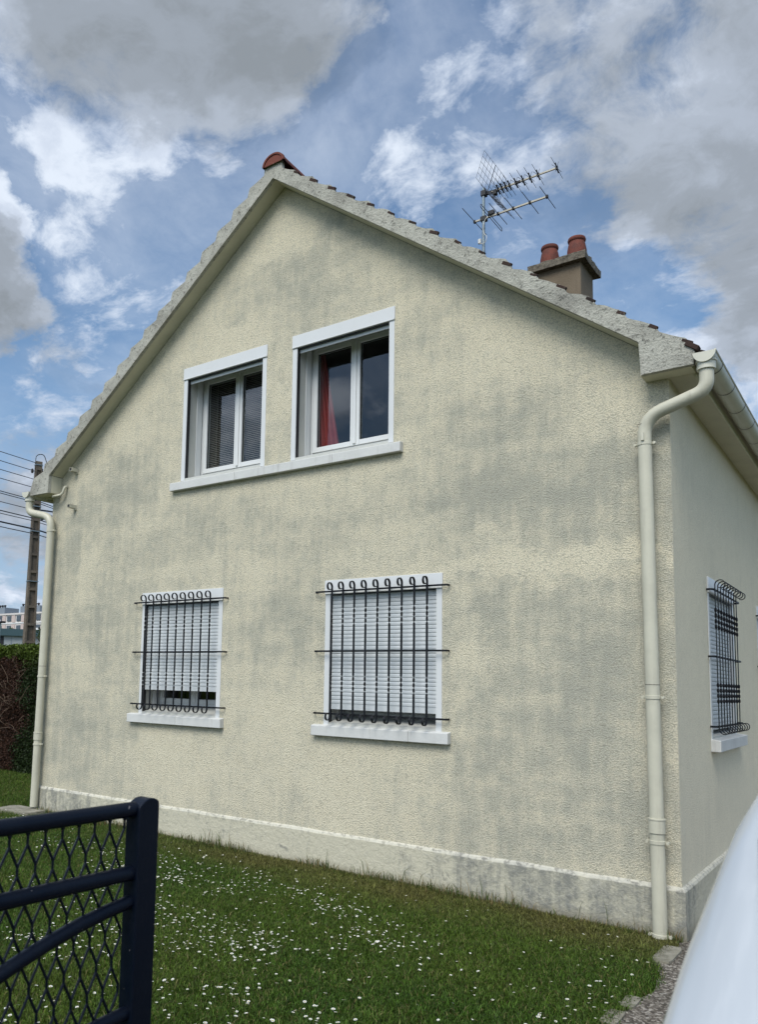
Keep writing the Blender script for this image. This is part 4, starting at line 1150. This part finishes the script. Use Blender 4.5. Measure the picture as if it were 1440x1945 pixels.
# daisies: 300 singles, the rest as one mass
M_petal = mat('daisy_petal', lambda n, p, o: setp(n, p, base=(.80, .80, .76), rough=.7))
M_eye = mat('daisy_eye', lambda n, p, o: setp(n, p, base=(.62, .44, .04), rough=.8))
M_stem = mat('daisy_stem', lambda n, p, o: setp(n, p, base=(.05, .09, .02), rough=.8))
def daisy_mb(b, x, y, z, r, h, tilt, az):
    Mx = Matrix.Translation((x, y, z+h)) @ Matrix.Rotation(az, 4, 'Z') @ Matrix.Rotation(tilt, 4, 'X')
    b.cur = 0; npet = 9
    for k in range(npet):
        a = 2*PI*k/npet; da = .30
        pts = [Mx @ Vector((.25*r*math.cos(a), .25*r*math.sin(a), 0)), Mx @ Vector((.8*r*math.cos(a-da), .8*r*math.sin(a-da), .12*r)), Mx @ Vector((r*math.cos(a), r*math.sin(a), .16*r)), Mx @ Vector((.8*r*math.cos(a+da), .8*r*math.sin(a+da), .12*r))]
        b.add(pts, [(0, 1, 2, 3)])
    b.cur = 1; b.add([Mx @ Vector((.30*r*math.cos(2*PI*k/6), .30*r*math.sin(2*PI*k/6), .10*r)) for k in range(6)]+[Mx @ Vector((0, 0, .22*r))], [(k, (k+1) % 6, 6) for k in range(6)])
    b.cur = 2; b.tube([(x, y, z), (x, y, z+h)], .0009, 3, caps=False)
protos = []
for k in range(6):
    b = MB(); daisy_mb(b, 0, 0, 0,   .0070+.0007*k, .034, R_([4, 14, 25, 10, 18, 8][k]), k*1.1)
    protos.append(b)
# clustered positions, denser in the middle of the lawn and beyond the gate
cand_x, cand_y = cloud(26000, -8.5, .0, -4.6, -.3)
dn = vnoise(cand_x, cand_y, 1.3, 21)*.55+vnoise(cand_x, cand_y, 3.5, 22)*.45
band = np.exp(-((cand_y+2.1+.12*(cand_x+2))/1.1)**2)+.35*np.exp(-((cand_x+5)/2.2)**2)
pr_ = np.clip((dn-.36)*2.4, 0, 1)**1.3*np.clip(band, 0, 1)*.62*np.clip((-cand_y-.35)/.8, 0, 1)*np.clip(1.15-np.clip((cand_x+1.2)/1.2, 0, 1)*.85, 0, 1)+.022
ok = (rng.random(len(cand_x)) < pr_*1.0) & in_view(cand_x, cand_y)
dxs, dys = cand_x[ok], cand_y[ok]
d2 = np.hypot(dxs-CX, dys-CY); order = np.argsort(d2); dxs, dys = dxs[order], dys[order]
print('daisies', len(dxs))
pobj = []
# those hidden outside the frame are not worth an object: keep those whose projection is inside
def inframe(x, y, z):
    v = Vector((x-CX, y-CY, z-CZ)); zz = v.dot(fw); u = 720-196.8+1539.5*v.dot(rt)/zz; vv = 972.5+164.9-1539.5*v.dot(up)/zz
    return 0 < u < 1440 and 0 < vv < 1945
sel = [(float(a), float(c)) for a, c in zip(dxs, dys) if inframe(a, c, -.05)]
print('daisies in frame', len(sel))
for i, (x, y) in enumerate(sel[:300]):
    k = i % 6
    if i < 6:
        o = protos[k].build('daisy', [M_petal, M_eye, M_stem], None, fixn=False); pobj.append(o)
    else:
        o = pobj[k].copy(); COL.objects.link(o)
    o.location = (x, y, gz(x, y)-.002); s_ = random.uniform(.85, 1.2); o.scale = (s_, s_, s_*random.uniform(.8, 1.1)); o.rotation_euler = (0, 0, random.uniform(0, 6.28))
    tag(o, 'small white daisy growing in the mown lawn before the house', 'daisy', 'daisies scattered over the lawn')
if len(sel) > 300:
    b = MB()
    for x, y in sel[300:]: daisy_mb(b, x, y, gz(x, y)-.002, random.uniform(.007, .0105), .034, R_(random.uniform(0, 25)), random.uniform(0, 6))
    o = b.build('distant_daisies', [M_petal, M_eye, M_stem], None, fixn=False); tag(o, 'many tiny white daisies farther off in the lawn', 'daisies', kind='stuff')

# concrete slab under the left downpipe, broken kerb stones along the lawn's edge
def lump(name, x0, x1, y0, y1, z0, z1, label, cat, seed, group=None):
    b = MB(); cx_, cy_ = (x0+x1)/2, (y0+y1)/2; n = 22; ring0, ring1 = [], []
    for k in range(n):
        a = 2*PI*k/n; c_, s_ = math.cos(a), math.sin(a); e = .35
        rx = (x1-x0)/2*math.copysign(abs(c_)**e, c_)*(1+.10*noise.noise((c_*2, s_*2, seed))); ry = (y1-y0)/2*math.copysign(abs(s_)**e, s_)*(1+.10*noise.noise((c_*2, s_*2, seed+9)))
        ring0.append((cx_+rx, cy_+ry, z0)); ring1.append((cx_+rx*.97, cy_+ry*.97, z1+.004*noise.noise((c_*3, s_*3, seed))))
    vs = ring0+ring1+[(cx_, cy_, z1)]
    b.add(vs, [(i, (i+1) % n, n+(i+1) % n, n+i) for i in range(n)]+[(n+i, n+(i+1) % n, 2*n) for i in range(n)]+[tuple(range(n))[::-1]])
    o = b.build(name, M_slab, None); tag(o, label, cat, group); return o
lump('concrete_slab', -7.78, -7.12, -.42, -.05, -.07, -.022, 'mossy concrete slab in the grass at the far downpipe foot', 'slab', 1)
lump('edging_stone', -.075, .045, -.62, -.22, -.135, -.098, 'worn concrete edging stone by the near downpipe foot', 'edging stone', 3)
lump('edging_stone', -.02, .06, -1.55, -1.36, -.135, -.100, 'small broken edging stone sunk in the lawn border at the drive', 'edging stone', 6)
lump('edging_stone', -.04, .05, -1.86, -1.64, -.135, -.099, 'edging stone nearest the frame edge where lawn meets drive', 'edging stone', 8)

# ------------------------------------------------------------------ hedge
def leaf_cloud(name, pos, size, tint, mt, parent=None, up_bias=.3):
    n = len(pos); ang = rng.uniform(0, 2*PI, n); ph = rng.uniform(-1, 1, n)
    d = np.stack([np.cos(ang)*np.sqrt(1-ph**2), np.sin(ang)*np.sqrt(1-ph**2), ph+up_bias], 1); d /= np.linalg.norm(d, axis=1)[:, None]
    r2 = rng.normal(size=(n, 3)); s = np.cross(d, r2); s /= np.linalg.norm(s, axis=1)[:, None]
    V = np.zeros((n, 4, 3)); w_ = size[:, None]*.32; L_ = size[:, None]
    V[:, 0] = pos-d*L_*.5; V[:, 1] = pos+s*w_; V[:, 2] = pos+d*L_*.5; V[:, 3] = pos-s*w_
    me = bpy.data.meshes.new(name); me.vertices.add(n*4); me.vertices.foreach_set('co', V.reshape(-1))
    me.loops.add(n*4); me.loops.foreach_set('vertex_index', np.arange(n*4, dtype=np.int32)); me.polygons.add(n)
    me.polygons.foreach_set('loop_start', (np.arange(n)*4).astype(np.int32))
    try: me.polygons.foreach_set('loop_total', np.full(n, 4, np.int32))
    except Exception: pass
    me.update(calc_edges=True); at = me.color_attributes.new('tint', 'FLOAT_COLOR', 'POINT')
    c = np.ones((n, 4, 4)); c[:, :, :3] = tint[:, None, :]; at.data.foreach_set('color', c.reshape(-1)); me.materials.append(mt)
    o = bpy.data.objects.new(name, me); COL.objects.link(o)
    if parent: o.parent = parent; o.matrix_parent_inverse = Matrix.Translation(-world_loc(parent))
    return o
hd = thing('hedge', (-12, 2.7, -.1), 'tall clipped conifer hedge, green on top with dead brown patch', 'hedge')
n = 210000
x = rng.uniform(-15.5, -9.0, n); z = rng.uniform(-.05, 2.08, n)
face = rng.random(n)
dep = np.abs(rng.normal(0, .10, n)); y = 2.12+dep+.10*vnoise(x, z, 2.5, 31)-.05
topm = face < .28
z = np.where(topm, 2.12-np.abs(rng.normal(0, .07, n))+.10*vnoise(x, y*0+rng.random(n), 3, 32), z); y = np.where(topm, rng.uniform(2.12, 3.1, n), y)
pos = np.stack([x, y, z], 1)
brown_edge = -10.95+.45*(vnoise(x, z, 2.2, 33)-.5)*2+rng.normal(0, .16, len(x))
isb = (x < brown_edge) & (z < 1.93+.10*(vnoise(x, z, 5, 34)-.5)) & ~topm
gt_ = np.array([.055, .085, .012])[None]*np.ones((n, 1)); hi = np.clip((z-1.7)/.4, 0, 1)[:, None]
gt_ = np.array([.020, .036, .009])[None]*(1-hi)+np.array([.085, .125, .016])[None]*hi  # lower foliage tinted darker to hold the shade below the top
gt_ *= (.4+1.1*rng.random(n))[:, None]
bt_ = np.array([.060, .030, .019])[None]*(.3+1.3*rng.random(n))[:, None]
leaf_cloud('foliage', pos[~isb], rng.uniform(.02, .05, (~isb).sum()), gt_[~isb], M_leaf, hd)
leaf_cloud('dead_foliage', pos[isb], rng.uniform(.015, .04, isb.sum()), bt_[isb], M_leaf, hd)
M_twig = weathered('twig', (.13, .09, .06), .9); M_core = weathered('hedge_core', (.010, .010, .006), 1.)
b = MB()
for i in range(90):
    x0 = random.uniform(-13.5, -10.9); z0 = random.uniform(.6, 1.9); pts_ = [(x0, 2.18, z0)]
    dx, dz = random.uniform(-.12, .12), random.uniform(.02, .10)
    for k in range(4): pts_.append((pts_[-1][0]+dx+random.uniform(-.03, .03), 2.10+random.uniform(-.05, .05), pts_[-1][2]+dz+random.uniform(-.04, .04)))
    b.tube(pts_, .0035, 4, caps=False)
b.build('twigs', M_twig, hd)
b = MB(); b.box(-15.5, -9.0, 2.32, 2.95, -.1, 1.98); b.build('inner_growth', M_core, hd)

# ------------------------------------------------------------------ utility pole
pl = thing('utility_pole', (-19.05, 7.92, -.1), 'brown concrete utility pole with ladder recesses beyond the hedge', 'utility pole')
aa = math.atan2(7.92-CY, -19.05-CX)
pm = Matrix.Translation((-19.05, 7.92, -.1)) @ Matrix.Rotation(aa+PI/2+.30, 4, 'Z')   # local -y looks at the viewer
b = MB(); Z0, Z1 = 0, 8.12
def taper(b, a0, a1, y0, y1, z0, z1, tp):
    def w_(z): return 1-tp*z/Z1
    vs = [pm @ Vector((x*w_(z), y*w_(z), z)) for x in (a0, a1) for y in (y0, y1) for z in (z0, z1)]
    b.add(vs, [(0,1,3,2),(4,6,7,5),(0,4,5,1),(2,3,7,6),(0,2,6,4),(1,5,7,3)])
taper(b, -.19, -.12, -.13, .13, Z0, Z1, .50); taper(b, .12, .19, -.13, .13, Z0, Z1, .50); taper(b, -.12, .12, -.045, .045, Z0, Z1, .50)
z = .6
while z < 7.9: taper(b, -.12, .12, -.125, .125, z, z+.075, .50); z += .52
taper(b, -.19, .19, -.128, .128, Z1-.25, Z1+.02, .50)
b.build('shaft', M_pole, pl)
b = MB()
for z in (1.9, 4.5, 6.0, 6.62, 6.75, 8.02): b.box(-.2*(1-.5*z/Z1)-.006, .2*(1-.5*z/Z1)+.006, -.145*(1-.5*z/Z1)-.01, .145*(1-.5*z/Z1)+.01, z, z+.025, pm)
b.build('steel_band', M_galv, pl)
b = MB(); b.box(-.55, -.1, -.02, .02, 6.66, 6.70, pm); b.box(-.24, -.2, -.18, .1, 6.4, 6.5, pm); b.tube([pm @ Vector(p) for p in ((-.1, 0, 7.42), (-.30, 0, 7.30), (-.62, 0, 7.12))], .02, 6); b.build('bracket', M_wire, pl)
b = MB()
b.tube([pm @ Vector(p) for p in smooth_path([(.08, -.05, 8.1), (.08, -.05, 8.35), (-.16, -.05, 8.42), (-.26, -.05, 8.15)])], .012, 6)
for q in ((-.12, 7.85), (-.12, 7.6), (.12, 7.8), (-.12, 7.35)): b.lathe([(.03, 0), (.045, .04), (.03, .08), (.04, .1), (.02, .13)], 0, 0, 8); b.v[-40:] = [tuple(pm @ (Vector(p)+Vector((q[0]*1.2, -.12, q[1])))) for p in b.v[-40:]]
b.build('insulator', M_blackpl, pl)
# overhead wires: from far left-near span end through the pole onwards
wd = Vector((-.225, .974, 0))
def wires(zs, near, far, rad, label, sag=.5):
    for i, z in enumerate(zs):
        P0 = Vector((-19.05, 7.92, z)); pts_ = []
        A = P0-wd*34+Vector((0, 0, .15)); 
        for k in range(33):
            t = k/32; p = A.lerp(P0, t); p.z -= 4*sag*t*(1-t); pts_.append(p)
        if far:
            B = P0+wd*30
            for k in range(1, 25):
                t = k/24; p = P0.lerp(B, t); p.z -= 4*sag*t*(1-t); pts_.append(p)
        b = MB(); b.tube(pts_, rad[i], 5, caps=False); o = b.build('overhead_wire', M_wire, None)
        tag(o, label[i], 'wire', 'overhead wires strung to the utility pole')
wires([7.98, 7.72, 7.47, 7.22], 1, False, [.011]*4, ['topmost overhead wire reaching the head of the utility pole', 'second highest overhead wire at the pole head', 'third overhead wire down from the pole top', 'lowest of the four wires near the pole head'], .35)
wires([6.85, 6.79, 6.55, 6.30, 6.22, 5.98, 5.84], 1, True, [.013, .012, .011, .016, .011, .024, .013],
      ['upper wire of the close pair below the eave', 'lower wire of the close pair below the eave', 'thin single wire just above the pole bands', 'wire passing the upper steel band of the pole', 'thin wire passing the lower steel band of the pole', 'thick black cable, heaviest of the overhead wires', 'lowest overhead wire, just under the thick black cable'], .30)

# ------------------------------------------------------------------ far buildings
apt = thing('apartment_block', (-215, 133, 0), 'long pale pink and white apartment block far behind the hedge', 'apartment block')
M_apt = weathered('pale_facade', (.60, .56, .53), .9, .2, 2, .0); M_pink = weathered('pinkish_panel', (.52, .42, .38), .9); M_aptroof = weathered('roof_housing', (.17, .20, .23), .9)
M_awin = mat('far_window', lambda n, p, o: setp(n, p, base=(.06, .075, .09), rough=.2)); M_bal = weathered('balcony_front', (.70, .70, .69), .8)
b = MB(); b.box(-300, -186, 133, 147, 0, 19.4); b.box(-300.3, -185.7, 132.7, 147.3, 19.4, 19.9); b.build('wall', M_apt, apt)
b = MB()
for f in range(7): b.box(-300, -186, 132.85, 132.98, f*2.8+.02, f*2.8+.28)
b.build('floor_band', M_bal, apt)
FW = []
for f in range(3, 7):
    for k in range(24):
        xk = -297+k*4.7
        if xk > -190: continue
        z0_ = f*2.8+.75
        b = MB(); b.box(xk, xk+1.9, 132.8, 132.95, z0_, z0_+1.55); fr = b.build('window', M_awin, apt)
b = MB()
for f in range(0, 7):
    for k in range(24):
        xk = -297+k*4.7; b.box(xk+2.3, xk+3.9, 132.82, 132.96, f*2.8+.4, f*2.8+2.6)
b.build('facade_panels', M_pink, apt)
b = MB()
for f in range(1, 7):
    for k in range(24):
        if (k+f) % 3: continue
        xk = -297+k*4.7; b.box(xk+.9, xk+1.9, 132.2, 132.7, f*2.8+.3, f*2.8+1.3)
b.build('balconies', M_bal, apt)
for x0_, x1_, h_ in ((-232, -221, 2.0), (-219, -214, 2.3), (-206, -196.5, 2.3)):
    b = MB(); b.box(x0_, x1_, 136, 141, 19.9, 19.9+h_); hh = b.build('roof_housing', M_aptroof, apt); reg(hh)
    b = MB(); xx = x0_+.5
    while xx < x1_-.3: b.lathe([(.26, 19.9+h_), (.26, 20.3+h_), (.38, 20.35+h_), (.38, 20.6+h_), (.1, 20.75+h_)], xx, 136.6, 8); xx += 1.25
    b.build('roof_vents', M_blackpl, hh)
st = thing('warehouse', (-55, 36, 0), 'low white warehouse with dark teal roof band behind the hedge', 'warehouse')
M_teal = weathered('teal_cladding', (.035, .075, .085), .6, .2, 3, 0.); M_pan = weathered('pale_cladding', (.36, .38, .38), .7, .15, 3, 0.); M_dk = weathered('dark_opening', (.012, .013, .016), .7)
ang_ = R_(38+2)
sm = Matrix.Translation((-53.8, 33.4, 0)) @ Matrix.Rotation(R_(54), 4, 'Z')
b = MB(); b.box(-16, .6, 0, 12, 0, 4.8, sm); b.build('wall', M_pan, st)
b = MB(); b.box(-16.2, .9, -.3, 12.2, 4.8, 5.35, sm); b.build('roof_band', M_teal, st)
b = MB(); b.box(-3.5, -2.75, -.05, .02, 0, 4.75, sm); b.build('doorway', M_dk, st)
b = MB()
for xx in (-5.2, -2.2, -1.35, -.4): b.box(xx, xx+.05, -.03, .02, 0, 4.75, sm)
b.build('panel_joint', M_galv, st)

def tree(name, x, y, h, cw, label, nleaf, leafs, colr, lobes):
    t_ = thing(name, (x, y, -.1), label, 'tree')
    b = MB(); pts_ = [(x, y, -.1), (x+.05, y, h*.35), (x-.04, y+.05, h*.7)]; b.tube(pts_, [h*.03, h*.022, h*.01], 8)
    for k in range(7):
        a = 2*PI*k/7; z0_ = h*(.35+.04*k); b.tube([(x, y, z0_), (x+cw*.25*math.cos(a), y+cw*.25*math.sin(a), z0_+h*.12), (x+cw*.42*math.cos(a), y+cw*.42*math.sin(a), z0_+h*.26)], [h*.012, h*.008, h*.003], 5)
    b.build('trunk', M_twig, t_)
    cs = []
    for k in range(lobes):
        a = rng.uniform(0, 2*PI); r_ = cw*.40*math.sqrt(rng.random()); cs.append((x+r_*math.cos(a), y+r_*math.sin(a), h*rng.uniform(.48, .86), cw*rng.uniform(.14, .26)))
    idx = rng.integers(0, lobes, nleaf); c = np.array(cs)[idx]; d = rng.normal(size=(nleaf, 3)); d /= np.linalg.norm(d, axis=1)[:, None]; rr = rng.random(nleaf)**.4
    pos = c[:, :3]+d*(c[:, 3]*rr)[:, None]
    tn = np.array(colr)[None]*(.4+1.2*rng.random(nleaf))[:, None]
    leaf_cloud('crown', pos, np.full(nleaf, leafs), tn, M_leaf, t_); return t_
tree('tree', -81.2, 50.0, 8.0, 2.6, 'round dark green tree rising above the warehouse roof', 6000, .16, (.05, .10, .02), 16)
tree('tree', -30.6, 17.6, 4.3, 2.4, 'bushy dark tree beside the pole, behind the hedge corner', 5000, .12, (.035, .06, .018), 16)

lp = thing('street_lamp', (-48.9, 26.5, 0), 'thin grey street lamp before the warehouse', 'street lamp')
b = MB(); b.tube([(-48.9, 26.5, 0), (-48.9, 26.5, 5.3)], [.07, .05], 8); b.build('post', M_galv, lp)
b = MB(); b.box(-49.1, -48.5, 26.3, 26.7, 5.3, 5.42); b.build('lamp_head', M_dk, lp, bevel=.04)
